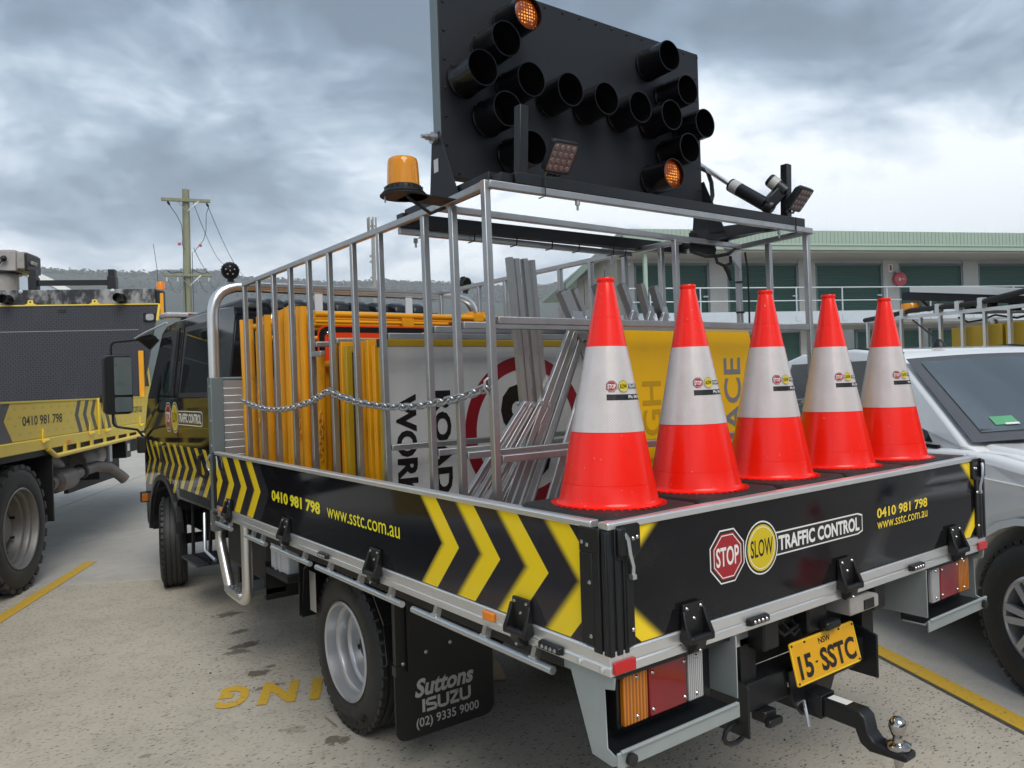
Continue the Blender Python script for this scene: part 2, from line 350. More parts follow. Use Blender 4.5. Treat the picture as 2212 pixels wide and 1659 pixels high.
STAINS = [(0.33, 4.41, 0.11, 0.07, 0.8), (0.265, 3.94, 0.07, 0.05, 0.75), (0.22, 3.62, 0.12, 0.05, 0.8), (0.13, 3.54, 0.09, 0.05, 0.7),
          (0.114, 3.08, 0.08, 0.05, 0.8), (0.207, 3.137, 0.035, 0.025, 0.7), (0.09, 2.83, 0.10, 0.04, 0.7), (0.0, 2.22, 0.06, 0.05, 0.35),
          (0.11, 1.98, 0.055, 0.05, 0.75), (0.17, 2.17, 0.008, 0.10, 0.6), (-0.62, 2.4, 0.03, 0.02, 0.5), (2.05, 0.55, 0.05, 0.04, 0.35), (-1.2, 3.6, 0.3, 0.2, 0.12)]
MAT['yard_pitted'] = concrete('pitted_concrete', (0.49, 0.44, 0.365), (0.40, 0.36, 0.295), True, STAINS)
MAT['yard_smooth'] = concrete('trowelled_concrete', (0.47, 0.44, 0.395), (0.37, 0.35, 0.315), False)
MAT['joint'] = simple('joint_filler', (0.05, 0.045, 0.04), 0.9, 0, 0.2, 5)

def paint_worn(name, col):
    t = NT(name)
    c = t.mix(t.smooth(t.noise(38, 7, 0.7), 0.55, 0.68), col, (0.24, 0.20, 0.13))
    t.set(col=c, rough=0.65); t.bump(t.noise(70, 4), 0.2, 0.003)
    return t.m
MAT['line'] = paint_worn('worn_yellow_line', (0.62, 0.38, 0.035))

def checker_plate(name, base, rise):
    t = NT(name)
    sp = t.N('SeparateXYZ'); t.L(t.obj(), sp.inputs[0])
    def rib(sgn, off):
        a = t.M('ADD', sp.outputs[1], t.M('MULTIPLY', sp.outputs[2], sgn)); b = t.M('SUBTRACT', sp.outputs[1], t.M('MULTIPLY', sp.outputs[2], sgn))
        fa = t.M('ABSOLUTE', t.M('SUBTRACT', t.M('FRACT', t.M('ADD', t.M('MULTIPLY', a, 17.0), off)), 0.5))
        fb = t.M('ABSOLUTE', t.M('SUBTRACT', t.M('FRACT', t.M('ADD', t.M('MULTIPLY', b, 17.0), off)), 0.5))
        return t.M('MULTIPLY', t.M('SUBTRACT', 1.0, t.smooth(fa, 0.06, 0.13)), t.M('SUBTRACT', 1.0, t.smooth(fb, 0.28, 0.36)))
    h = t.M('MAXIMUM', rib(1.0, 0.0), rib(-1.0, 0.5))
    dirt = t.M('MULTIPLY', t.smooth(t.noise(3.5, 7, 0.7, stretch=(1, 1, 0.3)), 0.5, 0.8), 0.16)
    c = t.mix(h, base, rise); c = t.mix(dirt, c, (0.22, 0.21, 0.21))
    t.set(col=c, rough=0.42, metal=0.0); t.bump(h, 0.5, 0.004)
    return t.m
MAT['checker'] = checker_plate('black_checker_plate', (0.022, 0.024, 0.033), (0.055, 0.058, 0.070))

def stained_black():
    t = NT('soot_stained_black')
    sp = t.N('SeparateXYZ'); t.L(t.obj(), sp.inputs[0])
    n = t.noise(3.2, 8, 0.7, stretch=(1, 1, 0.55)); 
    f = t.M('MULTIPLY', t.smooth(n, 0.44, 0.60), 0.85)
    t.set(col=t.mix(f, (0.02, 0.021, 0.026), (0.40, 0.39, 0.38)), rough=0.55)
    return t.m
MAT['stained_black'] = stained_black()

# ---------------------------------------------------------------- mesh building
RIVET = {}
class MB:
    def __init__(self): self.v = []; self.f = []; self.mi = []; self.cur = 0; self.inst = []
    def add(self, vs, fs):
        b = len(self.v); self.v.extend([tuple(x) for x in vs])
        for f in fs: self.f.append(tuple(b+i for i in f)); self.mi.append(self.cur)
        return self
    def box(self, x0, x1, y0, y1, z0, z1):
        vs = [(x, y, z) for z in (z0, z1) for y in (y0, y1) for x in (x0, x1)]
        return self.add(vs, [(0, 2, 3, 1), (4, 5, 7, 6), (0, 1, 5, 4), (2, 6, 7, 3), (0, 4, 6, 2), (1, 3, 7, 5)])
    def bar(self, p, q, w, h, up=(0, 0, 1)):
        p, q = Vector(p), Vector(q); d = (q-p).normalized(); up = Vector(up)
        s = d.cross(up)
        if s.length < 1e-4: s = d.cross(Vector((0, 1, 0)))
        s.normalize(); u = s.cross(d).normalized()
        vs = []
        for c in (p, q):
            for a, b in ((-1, -1), (1, -1), (1, 1), (-1, 1)): vs.append(c+s*(a*w/2)+u*(b*h/2))
        return self.add(vs, [(3, 2, 1, 0), (4, 5, 6, 7), (0, 1, 5, 4), (1, 2, 6, 5), (2, 3, 7, 6), (3, 0, 4, 7)])
    def hollow(self, p, q, w, h, t, up=(0, 0, 1)):
        """open-ended rectangular tube"""
        p, q = Vector(p), Vector(q); d = (q-p).normalized(); up = Vector(up)
        s = d.cross(up); s.normalize(); u = s.cross(d).normalized(); vs = []
        for c in (p, q):
            for k in (0, t):
                for a, b in ((-1, -1), (1, -1), (1, 1), (-1, 1)): vs.append(c+s*(a*(w/2-k))+u*(b*(h/2-k)))
        fs = []
        for i in range(4):
            j = (i+1) % 4
            fs += [(i, j, 8+j, 8+i), (4+j, 4+i, 12+i, 12+j), (j, i, 4+i, 4+j), (8+i, 8+j, 12+j, 12+i)]
        return self.add(vs, fs)
    def tube(self, pts, r, n=10, caps=True, closed=False):
        pts = [Vector(p) for p in pts]; m = len(pts)
        rs = r if isinstance(r, (list, tuple)) else [r]*m
        tang = []
        for i in range(m):
            a = pts[(i-1) % m] if (closed or i > 0) else pts[i]; b = pts[(i+1) % m] if (closed or i < m-1) else pts[i]
            tang.append((b-a).normalized())
        ref = Vector((0, 0, 1)) if abs(tang[0].z) < 0.9 else Vector((1, 0, 0))
        s = tang[0].cross(ref).normalized(); vs = []
        for i in range(m):
            s = (s-tang[i]*s.dot(tang[i])).normalized(); u = tang[i].cross(s)
            for k in range(n):
                a = 2*PI*k/n; vs.append(pts[i]+(s*math.cos(a)+u*math.sin(a))*rs[i])
        fs = []
        for i in range(m if closed else m-1):
            i2 = (i+1) % m
            for k in range(n): k2 = (k+1) % n; fs.append((i*n+k, i*n+k2, i2*n+k2, i2*n+k))
        if caps and not closed: fs.append(tuple(range(n-1, -1, -1))); fs.append(tuple((m-1)*n+k for k in range(n)))
        return self.add(vs, fs)
    def cyl(self, p, q, r, n=16, r2=None): return self.tube([p, q], [r, r if r2 is None else r2], n)
    def lathe(self, prof, o, ax, n=32, a0=0.0, a1=2*PI, close=True):
        """prof: list of (radius, distance along axis); o origin; ax axis"""
        o, ax = Vector(o), Vector(ax).normalized()
        ref = Vector((0, 0, 1)) if abs(ax.z) < 0.9 else Vector((1, 0, 0))
        s = ax.cross(ref).normalized(); u = ax.cross(s); full = abs(a1-a0-2*PI) < 1e-6
        m = n if full else n+1; vs = []
        for r, h in prof:
            for k in range(m):
                a = a0+(a1-a0)*k/n; vs.append(o+ax*h+(s*math.cos(a)+u*math.sin(a))*r)
        fs = []
        for i in range(len(prof)-1):
            for k in range(n):
                k2 = (k+1) % m; fs.append((i*m+k, i*m+k2, (i+1)*m+k2, (i+1)*m+k))
        if close and full:
            if prof[0][0] > 1e-6: fs.append(tuple(range(m-1, -1, -1)))
            if prof[-1][0] > 1e-6: fs.append(tuple((len(prof)-1)*m+k for k in range(m)))
        return self.add(vs, fs)
    def prism(self, poly, vec):
        poly = [Vector(p) for p in poly]; vec = Vector(vec); n = len(poly)
        vs = poly+[p+vec for p in poly]
        fs = [tuple(range(n-1, -1, -1)), tuple(range(n, 2*n))]+[(i, (i+1) % n, n+(i+1) % n, n+i) for i in range(n)]
        return self.add(vs, fs)
    def quad(self, a, b, c, d): return self.add([a, b, c, d], [(0, 1, 2, 3)])
    def build(self, name, mats, parent=None, smooth=None, bev=0, seg=2, label=None, xf=None):
        if self.inst and not self.v:
            for c, ax, r in self.inst:
                key = (round(r, 5), str(mats)); ax = Vector(ax).normalized()
                if key not in RIVET:
                    q = MB().lathe([(r, 0), (r, .001), (r*.6, .004), (0, .0045)], (0, 0, 0), (0, 0, 1), 10); o = q.build(name, mats, parent, smooth=30); RIVET[key] = o.data
                else: o = link(name, RIVET[key], parent)
                o.location = c; o.rotation_mode = 'QUATERNION'; o.rotation_quaternion = ax.to_track_quat('Z', 'Y')
            return o
        me = bpy.data.meshes.new(name)
        vs = self.v if xf is None else [tuple(xf @ Vector(p)) for p in self.v]
        me.from_pydata(vs, [], self.f)
        mats = mats if isinstance(mats, (list, tuple)) else [mats]
        for m in mats: me.materials.append(MAT[m] if isinstance(m, str) else m)
        if len(mats) > 1: me.polygons.foreach_set('material_index', self.mi)
        bm = bmesh.new(); bm.from_mesh(me); bmesh.ops.recalc_face_normals(bm, faces=bm.faces); bm.to_mesh(me); bm.free()
        if smooth:
            me.polygons.foreach_set('use_smooth', [True]*len(me.polygons)); me.set_sharp_from_angle(angle=math.radians(smooth))
        o = link(name, me, parent)
        if bev:
            b = o.modifiers.new('bevel', 'BEVEL'); b.width = bev; b.segments = seg; b.limit_method = 'ANGLE'; b.angle_limit = math.radians(40)
            if not smooth:
                me.polygons.foreach_set('use_smooth', [True]*len(me.polygons)); me.set_sharp_from_angle(angle=math.radians(40))
        if label: o['label'] = label
        return o

ROOT_LOC = {}
def link(name, data, parent=None):
    o = bpy.data.objects.new(name, data); COL.objects.link(o)
    if parent is not None:
        o.parent = parent
        if parent.name in ROOT_LOC: o.matrix_parent_inverse = Matrix.Translation(-ROOT_LOC[parent.name])
    return o

def tag(o, label=None, cat=None, group=None, kind=None):
    for k, v in (('label', label), ('category', cat), ('group', group), ('kind', kind)):
        if v: o[k] = v
    return o

def thing(name, label, cat, group=None, loc=(0, 0, 0)):
    """an Empty at the base of a thing; meshes under it are written in scene coordinates"""
    o = bpy.data.objects.new(name, None); COL.objects.link(o); o.empty_display_size = 0.1
    o.location = loc
    if Vector(loc).length > 0: ROOT_LOC[o.name] = Vector(loc)
    return tag(o, label, cat, group)

def dup(root, loc, rot=None, label=None, group=None):
    r = root.copy(); COL.objects.link(r); r.location = loc
    if rot is not None: r.rotation_euler = rot
    if label: r['label'] = label
    if group: r['group'] = group
    for ch in list(root.children):
        c = ch.copy(); COL.objects.link(c); c.parent = r
        for g in list(ch.children):
            d = g.copy(); COL.objects.link(d); d.parent = c
    return r

# ---------------------------------------------------------------- lettering as real mesh
_TX = {}
def text_geo(s, bold=0.0):
    key = (s, bold)
    if key in _TX: return _TX[key]
    cu = bpy.data.curves.new('lettering', 'FONT'); cu.body = s; cu.size = 1; cu.offset = bold; cu.resolution_u = 3
    o = bpy.data.objects.new('lettering', cu); COL.objects.link(o)
    dg = bpy.context.evaluated_depsgraph_get(); dg.update()
    me = bpy.data.meshes.new_from_object(o.evaluated_get(dg))
    vs = [v.co.copy() for v in me.vertices]; fs = [tuple(p.vertices) for p in me.polygons]
    x0 = min(v.x for v in vs); x1 = max(v.x for v in vs); y0 = min(v.y for v in vs); y1 = max(v.y for v in vs)
    vs = [((v.x-x0)/(x1-x0), (v.y-y0)/(y1-y0)) for v in vs]
    bpy.data.objects.remove(o); bpy.data.curves.remove(cu); bpy.data.meshes.remove(me)
    _TX[key] = (vs, fs); return vs, fs

def put_text(mb, s, o, u, v, bold=0.0, fn=None):
    """writes s into mb: o lower-left corner, u full width vector, v full height vector (or fn(a,b) -> point)"""
    vs, fs = text_geo(s, bold); o, u, v = Vector(o), Vector(u), Vector(v)
    mb.add([fn(a, b) if fn else o+u*a+v*b for a, b in vs], fs)
    return mb

def disc(mb, c, u, v, r, n=40, rin=None, a0=0, sides=None):
    c, u, v = Vector(c), Vector(u), Vector(v); n = sides or n
    pts = [(math.cos(a0+2*PI*i/n), math.sin(a0+2*PI*i/n)) for i in range(n)]
    if rin is None: mb.add([c+u*(x*r)+v*(y*r) for x, y in pts], [tuple(range(n))])
    else:
        mb.add([c+u*(x*r)+v*(y*r) for x, y in pts]+[c+u*(x*rin)+v*(y*rin) for x, y in pts], [(i, (i+1) % n, n+(i+1) % n, n+i) for i in range(n)])
    return mb

def roundrect(x0, x1, y0, y1, r, seg=5):
    out = []
    for cx, cy, a in ((x1-r, y1-r, 0), (x0+r, y1-r, PI/2), (x0+r, y0+r, PI), (x1-r, y0+r, 1.5*PI)):
        for i in range(seg+1): t = a+PI/2*i/seg; out.append((cx+r*math.cos(t), cy+r*math.sin(t)))
    return out

def logo(fn, mats=('print_white', 'print_red', 'print_black', 'print_circle'), th=.30, tb=.035):
    """STOP / SLOW / TRAFFIC CONTROL emblem. fn(a,b,layer) maps emblem units (disc radius = 1, octagon centre at 0,0) to space"""
    m = MB()
    def poly(pts, lay, mat):
        m.cur = mat; m.add([fn(x, y, lay) for x, y in pts], [tuple(range(len(pts)))])
    def ring(p1, p2, lay, mat):
        m.cur = mat; n = len(p1); m.add([fn(x, y, lay) for x, y in p1]+[fn(x, y, lay) for x, y in p2], [(i, (i+1) % n, n+(i+1) % n, n+i) for i in range(n)])
    octo = lambda r, cx=0: [(cx+r*math.cos(PI/8+PI/4*i), r*math.sin(PI/8+PI/4*i)) for i in range(8)]
    circ = lambda r, cx: [(cx+r*math.cos(2*PI*i/32), r*math.sin(2*PI*i/32)) for i in range(32)]
    bx0, bx1 = 3.1, 9.35
    def boxs(x0, x1, h, lay, mat):
        n_ = 18; m.cur = mat; xs = [x0+(x1-x0)*i/n_ for i in range(n_+1)]; hs = [h]*n_+[h-.10]
        m.add([fn(x, -q, lay) for x, q in zip(xs, hs)]+[fn(x, q, lay) for x, q in zip(xs, hs)], [(i, i+1, n_+2+i, n_+1+i) for i in range(n_)])
    boxs(bx0-0.4, bx1, 0.47, 1, 0); boxs(bx0-0.4, bx1-0.06, 0.41, 2, 2)
    poly(octo(1.08), 1, 0); poly(octo(1.02), 2, 2); poly(octo(0.92), 3, 1); ring(octo(0.86), octo(0.82), 4, 0)
    poly(circ(1.04, 2.06), 3, 0); poly(circ(0.98, 2.06), 4, 2); poly(circ(0.90, 2.06), 5, 3); ring(circ(0.82, 2.06), circ(0.785, 2.06), 6, 0)
    def txt(s, x0, x1, y0, y1, lay, mat, bold):
        m.cur = mat; vs, fs = text_geo(s, bold); m.add([fn(x0+(x1-x0)*a, y0+(y1-y0)*b, lay) for a, b in vs], fs)
    txt('STOP', -0.66, 0.66, -0.36, 0.36, 4, 0, 0.02); txt('SLOW', 2.06-0.70, 2.06+0.70, -0.34, 0.34, 6, 2, 0.012)
    txt('TRAFFIC CONTROL', 3.16, bx1-0.28, -th, th, 3, 0, tb)
    return m, mats

# ---------------------------------------------------------------- wheels
def wheel(parent, c, out, R, w, rr, depth=0.11, spokes=0, lugs=0, deep=True, rimmat='rim', steer=0.0, name='wheel', bolts=6):
    """c: centre of the outer face plane; out: unit outward axis. Returns nothing; makes tyre and rim children (rim > tyre is separate part)"""
    c = Vector(c); out = Vector(out).normalized()
    if steer: out = Matrix.Rotation(steer, 3, 'Z') @ out
    t = MB(); sw = R-rr
    prof = [(rr-0.004, -0.012), (rr+0.012, 0.004), (rr+sw*0.30, 0.014), (rr+sw*0.62, 0.012), (R-0.030, 0.002), (R-0.012, -0.012), (R-0.003, -0.026)]
    g = w/5.0
    for k in range(1, 5):
        h = -g*k; prof += [(R, h+0.012), (R-0.001, h+0.005), (R-0.011, h+0.003), (R-0.011, h-0.003), (R-0.001, h-0.005)]
    prof += [(R-0.003, -w+0.026), (R-0.012, -w+0.012), (R-0.03, -w), (rr+0.02, -w), (rr-0.004, -w+0.02)]
    t.lathe(prof, c, out, 72, close=False)
    ref = Vector((0, 0, 1)); s = out.cross(ref).normalized(); u = out.cross(s)
    if lugs:
        for i in range(lugs):
            for side in range(3):
                a = 2*PI*(i+(0.5 if side == 1 else 0))/lugs; rd = s*math.cos(a)+u*math.sin(a); tg = out.cross(rd)
                h0, h1 = ((0.004, -0.075), (-w*0.36, -w*0.66), (-w+0.075, -w))[side]; a2 = 2*PI*R/lugs*0.30
                b = []
                for rad, in_ in ((R-0.02, 1.0), (R+0.017, 0.86)):
                    for hh, tt in ((h0, -a2), (h1, -a2), (h1, a2), (h0, a2)): b.append(c+out*(hh*1.0)+rd*rad+tg*(tt*in_))
                t.add(b, [(0, 1, 2, 3), (7, 6, 5, 4), (0, 4, 5, 1), (1, 5, 6, 2), (2, 6, 7, 3), (3, 7, 4, 0)])
    else:
        n = 46
        for i in range(n):       # shoulder sipes read as small raised blocks
            a = 2*PI*i/n; rd = s*math.cos(a)+u*math.sin(a); tg = out.cross(rd); a2 = 2*PI*R/n*0.36
            b = []
            for rad, in_ in ((R-0.016, 1.0), (R+0.0035, 0.9)):
                for hh, tt in ((-0.006, -a2), (-g+0.014, -a2), (-g+0.014, a2), (-0.006, a2)): b.append(c+out*hh+rd*rad+tg*(tt*in_))
            t.add(b, [(0, 1, 2, 3), (7, 6, 5, 4), (0, 4, 5, 1), (1, 5, 6, 2), (2, 6, 7, 3), (3, 7, 4, 0)])
    tyre = t.build('tyre', 'tyre', parent, smooth=35)
    r = MB()
    if spokes:
        r.lathe([(rr, -0.03), (rr, 0.0), (rr-0.012, 0.006), (rr-0.022, 0.0), (rr-0.030, -0.045), (rr-0.03, -0.16)], c, out, 56, close=False)
        r.lathe([(0.045, 0.004), (0.06, 0.0), (0.075, -0.02), (0.075, -0.05)], c, out, 28)
        for i in range(spokes):
            for sg in (-1, 1):
                a = 2*PI*i/spokes; a1 = a+sg*0.16; a0 = a+sg*0.28
                p0 = c+(s*math.cos(a0)+u*math.sin(a0))*0.06+out*-0.012; p1 = c+(s*math.cos(a1)+u*math.sin(a1))*(rr-0.02)+out*-0.006
                r.bar(p0, p1, 0.034, 0.03, out)
        d = MB(); d.lathe([(0.0, -0.10), (rr-0.03, -0.10)], c, out, 32, close=False)
        d.build('brake_disc', 'dark', parent)
    else:
        r.lathe([(rr+0.002, -0.004), (rr+0.006, 0.006), (rr-0.004, 0.012), (rr-0.012, 0.006), (rr-0.017, -0.016), (rr-0.021, -0.040), (rr-0.036, -0.047), (rr-0.040, -0.054), (rr-0.043, -0.092),
                 (rr-0.056, -0.100), (rr-0.060, -0.108), (rr-0.064, -depth-0.045), (rr-0.080, -depth-0.062), (rr*0.62, -depth-0.066), (rr*0.56, -depth-0.05), (rr*0.36, -depth-0.045),
                 (rr*0.34, -depth+0.0), (0.0, -depth+0.008)], c, out, 64, close=False)
    rim = r.build('rim', rimmat, parent, smooth=40)
    if not spokes:
        for i in range(bolts):
            a = 2*PI*i/bolts+0.3; q = c+(s*math.cos(a)+u*math.sin(a))*rr*0.66+out*(-depth-0.06)
            MB().cyl(q, q+out*0.045, 0.012, 6).build('wheel_nut', 'dark', rim, smooth=40)
    return tyre

# ================================================================ ground
DV = Vector((0.438, 0.899, 0)); NV = Vector((0.899, -0.438, 0))
def nd(n, d, z=0.0): return NV*n+DV*d+Vector((0, 0, z))
yard = MB(); yard.add([(-3000, -3000, -0.035), (3000, -3000, -0.035), (3000, 3000, -0.035), (-3000, 3000, -0.035)], [(0, 1, 2, 3)])
yard = tag(yard.build('yard_ground', 'joint'), kind='structure')
nb = [-41.6, -34.3, -27, -19.7, -12.4, -5.1, 2.225, 9.5, 16.8, 24.1, 31.4, 38.7]; db = [-30, -9, 5.44, 20, 34.5, 49, 63.5]
for i in range(len(nb)-1):
    for j in range(len(db)-1):
        g = 0.010
        m = MB(); p = [nd(nb[i]+g, db[j]+g), nd(nb[i+1]-g, db[j]+g), nd(nb[i+1]-g, db[j+1]-g), nd(nb[i]+g, db[j+1]-g)]
        m.prism([q+Vector((0, 0, -0.03)) for q in p], (0, 0, 0.03))
        pit = db[j] < 0 and -10 < nb[i] < 0
        m.build('concrete_slab', 'yard_pitted' if pit else 'yard_smooth', yard, bev=0.004, seg=1)
def line_mark(n0, n1, d0, d1):
    m = MB(); m.add([nd(n0, d0, .004), nd(n1, d0, .004), nd(n1, d1, .004), nd(n0, d1, .004)], [(0, 1, 2, 3)])
    return tag(m.build('parking_line', 'line'), kind='structure')
line_mark(-3.355, -3.25, -2.0, 6.39); line_mark(2.235, 2.345, -3.0, 5.3)
m = MB()
for ch, a, b in (('P', .12, -.05), ('A', -.12, -.31), ('R', -.38, -.55), ('K', -.62, -.80), ('I', -.875, -.93), ('N', -1.0, -1.19), ('G', -1.25, -1.405)): put_text(m, ch, nd(a, 2.635, .004), NV*(b-a), DV*-0.305, 0.05)
tag(m.build('painted_lettering', 'line'), kind='structure')
# small pebbles scattered on the slab
m = MB()
for k in range(70):
    q = nd(random.uniform(-4.5, 2.0), random.uniform(-0.5, 5.3)); r = random.uniform(0.003, 0.008)
    m.lathe([(0, -r*.2), (r, 0.0), (r*.7, r*.7), (0, r)], q, (random.uniform(-.3, .3), random.uniform(-.3, .3), 1), 6)
tag(m.build('loose_gravel', 'joint'), kind='stuff')

# ================================================================ the traffic control truck
TR = thing('traffic_control_truck', 'black and yellow crew cab tray truck carrying cones, signs and a black arrow board', 'truck', loc=(1.047, 1.7, 0))
W, L, ZB, ZT, ZR = 2.095, 3.4475, 0.8817, 0.943, 1.264
def P(name, mb, mat, **k): return mb.build(name, mat, k.pop('parent', TR), **k)

# tray floor and aluminium coaming
m = MB().box(0.04, W-0.04, 0.04, 3.43, 0.895, 0.925); P('tray_floor', m, 'alu')
def coaming(prof_pts, vec, name='coaming_rail'):
    m = MB().prism(prof_pts, vec); return P(name, m, 'alu', bev=0.002, seg=2)
pr = [(0, ZB), (0.0, ZB+.022), (0.004, ZB+.026), (0.0, ZB+.030), (0.0, ZT-.004), (0.004, ZT), (0.045, ZT), (0.045, ZB)]
coaming([(a, 0, z) for a, z in pr], (0, L, 0)); coaming([(W-a, 0, z) for a, z in pr], (0, L, 0))
coaming([(0.046, a, z) for a, z in pr], (W-0.092, 0, 0)); coaming([(0.046, 3.44-a*.2, z) for a, z in pr], (W-0.092, 0, 0), 'coaming_rail')
for y in (0.03, 0.115):
    m = MB().lathe([(0.0085, 0), (0.0085, .003), (0.0, 0.006)], (-0.0005, y, ZB+.012), (-1, 0, 0), 12); P('rivet', m, 'alu', smooth=30)

left_print = print_mat('left_board_print', [
    dict(axis='X' if False else 'Y', sign=1, zm=1.10, tip=2.604, period=0.2237, width=0.098, k=0.90, soft=0.016, extent=1.4, greyext=0.125),
    dict(axis='Y', sign=1, zm=1.10, tip=0.010, period=0.2275, width=0.098, k=0.93, soft=0.020, extent=0.792, greyext=0.3)])
# grey tip of the rear group ends soft ahead of the first yellow chevron
rear_print = print_mat('tailgate_print', [
    dict(axis='X', sign=1, zm=1.10, tip=-0.060, period=50, width=0.072, k=1.13, soft=0.022, extent=1.0),
    dict(axis='X', sign=-1, zm=1.10, tip=2.145, period=50, width=0.072, k=1.13, soft=0.022, extent=1.0)], base=(0.006, 0.006, 0.008))
m = MB().box(0.004, 0.030, 0.055, 3.40, ZT+.003, 1.247); board = P('side_board', m, left_print)
m = MB().prism([(-0.003, 0.055, 1.2475), (-0.003, 0.055, 1.262), (0.001, 0.055, 1.266), (0.031, 0.055, 1.266), (0.034, 0.055, 1.262), (0.034, 0.055, 1.2475)], (0, 3.365, 0))
P('capping_rail', m, 'alu', bev=0.0015, parent=board)
m = MB().box(W-.030, W-.004, 0.055, 3.40, ZT+.003, 1.247); rb = P('side_board', m, 'black_gloss', label='far side board of black panel')
m = MB().box(W-.034, W+.003, 0.055, 3.42, 1.2475, 1.266); P('capping_rail', m, 'alu', bev=0.003, parent=rb)
m = MB().box(0.066, W-0.075, 0.004, 0.030, ZT+.003, 1.247); tg = P('tailgate', m, rear_print)
m = MB().prism([(0.004, -0.003, 1.2475), (0.004, -0.003, 1.262), (0.004, 0.001, 1.266), (0.004, 0.031, 1.266), (0.004, 0.034, 1.262), (0.004, 0.034, 1.2475)], (W-0.06, 0, 0))
P('capping_rail', m, 'alu', bev=0.0015, parent=tg)

def rivets(mb, pts, ax, r=0.006):
    for q in pts: mb.inst.append((Vector(q), ax, r))
# corner posts with the over-centre latches
def corner(x0, sgn):
    g = lambda x: x0+sgn*x
    cp = MB()
    for a, b in ((0.0, 0.016), (0.024, 0.044), (0.052, 0.066)): cp.box(min(g(a), g(b)), max(g(a), g(b)), -0.004, 0.02, ZT-.012, 1.246)
    cp.box(min(g(0.002), g(.064)), max(g(.002), g(.064)), 0.001, 0.045, ZT-.012, 1.244)
    for a, b in ((0.0, 0.018), (0.026, 0.056)): cp.box(min(g(-.004), g(.01)), max(g(-.004), g(.01)), a, b, ZT-.01, 1.242)
    post = P('corner_post', cp, 'black_satin', bev=0.003)
    pl = MB().prism([(g(.058), -.007, ZT+.004), (g(.084), -.007, ZT+.004), (g(.084), -.007, 1.170), (g(.108), -.007, 1.178), (g(.112), -.007, 1.186), (g(.112), -.007, 1.250), (g(.104), -.007, 1.256), (g(.03), -.007, 1.256), (g(.03), -.007, 1.17), (g(.058), -.007, 1.165)], (0, .010, 0))
    plate = P('latch_plate', pl, 'plastic', bev=0.002, parent=post)
    sp = MB().box(min(g(-.0065), g(.0)), max(g(-.0065), g(.0)), .022, .098, 1.185, 1.250); sp.box(min(g(-.0065), g(0)), max(g(-.0065), g(0)), .05, .098, ZT+.004, 1.185)
    P('side_plate', sp, 'plastic', bev=0.003, parent=post)
    lv = MB().tube([(g(.046), -.014, 1.237), (g(.055), -.020, 1.222), (g(.060), -.021, 1.185), (g(.073), -.018, 1.150), (g(.073), -.016, 1.128)], [0.006, 0.006, .0055, .005, .006], 8)
    lv.box(min(g(.066), g(.080)), max(g(.066), g(.080)), -.022, -.008, 1.118, 1.130)
    P('latch_lever', lv, 'galv_bright', smooth=40, parent=post)
    lh = MB().box(min(g(.026), g(.052)), max(g(.026), g(.052)), -.020, -.004, 1.180, 1.252); P('latch_housing', lh, 'plastic', bev=0.006, parent=post)
    rv = MB(); rivets(rv, [(g(.085), -.008, 1.218), (g(.100), -.008, 1.220), (g(.082), -.008, 1.122), (g(.076), -.008, ZT+.045)], (0, -1, 0)); rivets(rv, [(g(-.007), .065, 1.205), (g(-.007), .085, 1.210), (g(-.007), .06, 1.11), (g(-.007), .06, ZT+.03)], (-sgn, 0, 0))
    P('rivet', rv, 'chrome', parent=post, smooth=30)
corner(0.0, 1); corner(W, -1)
# front corner bracket of the left board
m = MB().box(-.006, .03, 3.402, 3.44, ZT-.02, 1.262); fb = P('front_corner_bracket', m, 'black_satin', bev=0.004)
m = MB().tube([(-.014, 3.46, 1.245), (-.022, 3.49, 1.215), (-.022, 3.50, 1.175), (-.014, 3.49, 1.15)], 0.006, 8); P('latch_lever', m, 'galv_bright', parent=fb, smooth=40)
m = MB().tube([(-.004, 3.36, 1.24), (-.008, 3.33, 1.215), (-.008, 3.325, 1.17)], 0.0045, 8); P('latch_lever', m, 'galv_bright', parent=fb, smooth=40)

# board hinges
def hinge_left(y, name='board_hinge'):
    m = MB(); z0 = 0.945
    m.prism([(0.0, y-.040, z0+.066), (0.0, y+.040, z0+.066), (0.0, y+.044, z0-.002), (0.0, y+.030, z0-.030), (0.0, y-.030, z0-.030), (0.0, y-.044, z0-.002)], (-.012, 0, 0))
    for s in (-1, 1):
        m.prism([(-.010, y+s*.046, z0+.05), (-.016, y+s*.046, z0+.05), (-.026, y+s*.050, z0+.015), (-.040, y+s*.052, z0-.018), (-.040, y+s*.052, z0-.034), (-.026, y+s*.052, z0-.040), (-.002, y+s*.050, z0-.030)], (0, -s*.013, 0))
    m.cyl((-.030, y-.040, z0-.026), (-.030, y+.040, z0-.026), .011, 12)
    m.prism([(-.002, y-.020, z0-.022), (-.040, y-.020, z0-.026), (-.034, y-.020, z0-.050), (-.012, y-.020, z0-.070), (-.001, y-.020, z0-.066)], (0, .040, 0))
    h = P(name, m, 'plastic', bev=0.003)
    r = MB(); rivets(r, [(-.012, y-.028, z0+.054), (-.012, y+.028, z0+.054), (-.012, y, z0+.024), (-.030, y, z0-.058)], (-1, 0, 0), .0055); P('rivet', r, 'chrome', parent=h, smooth=30)
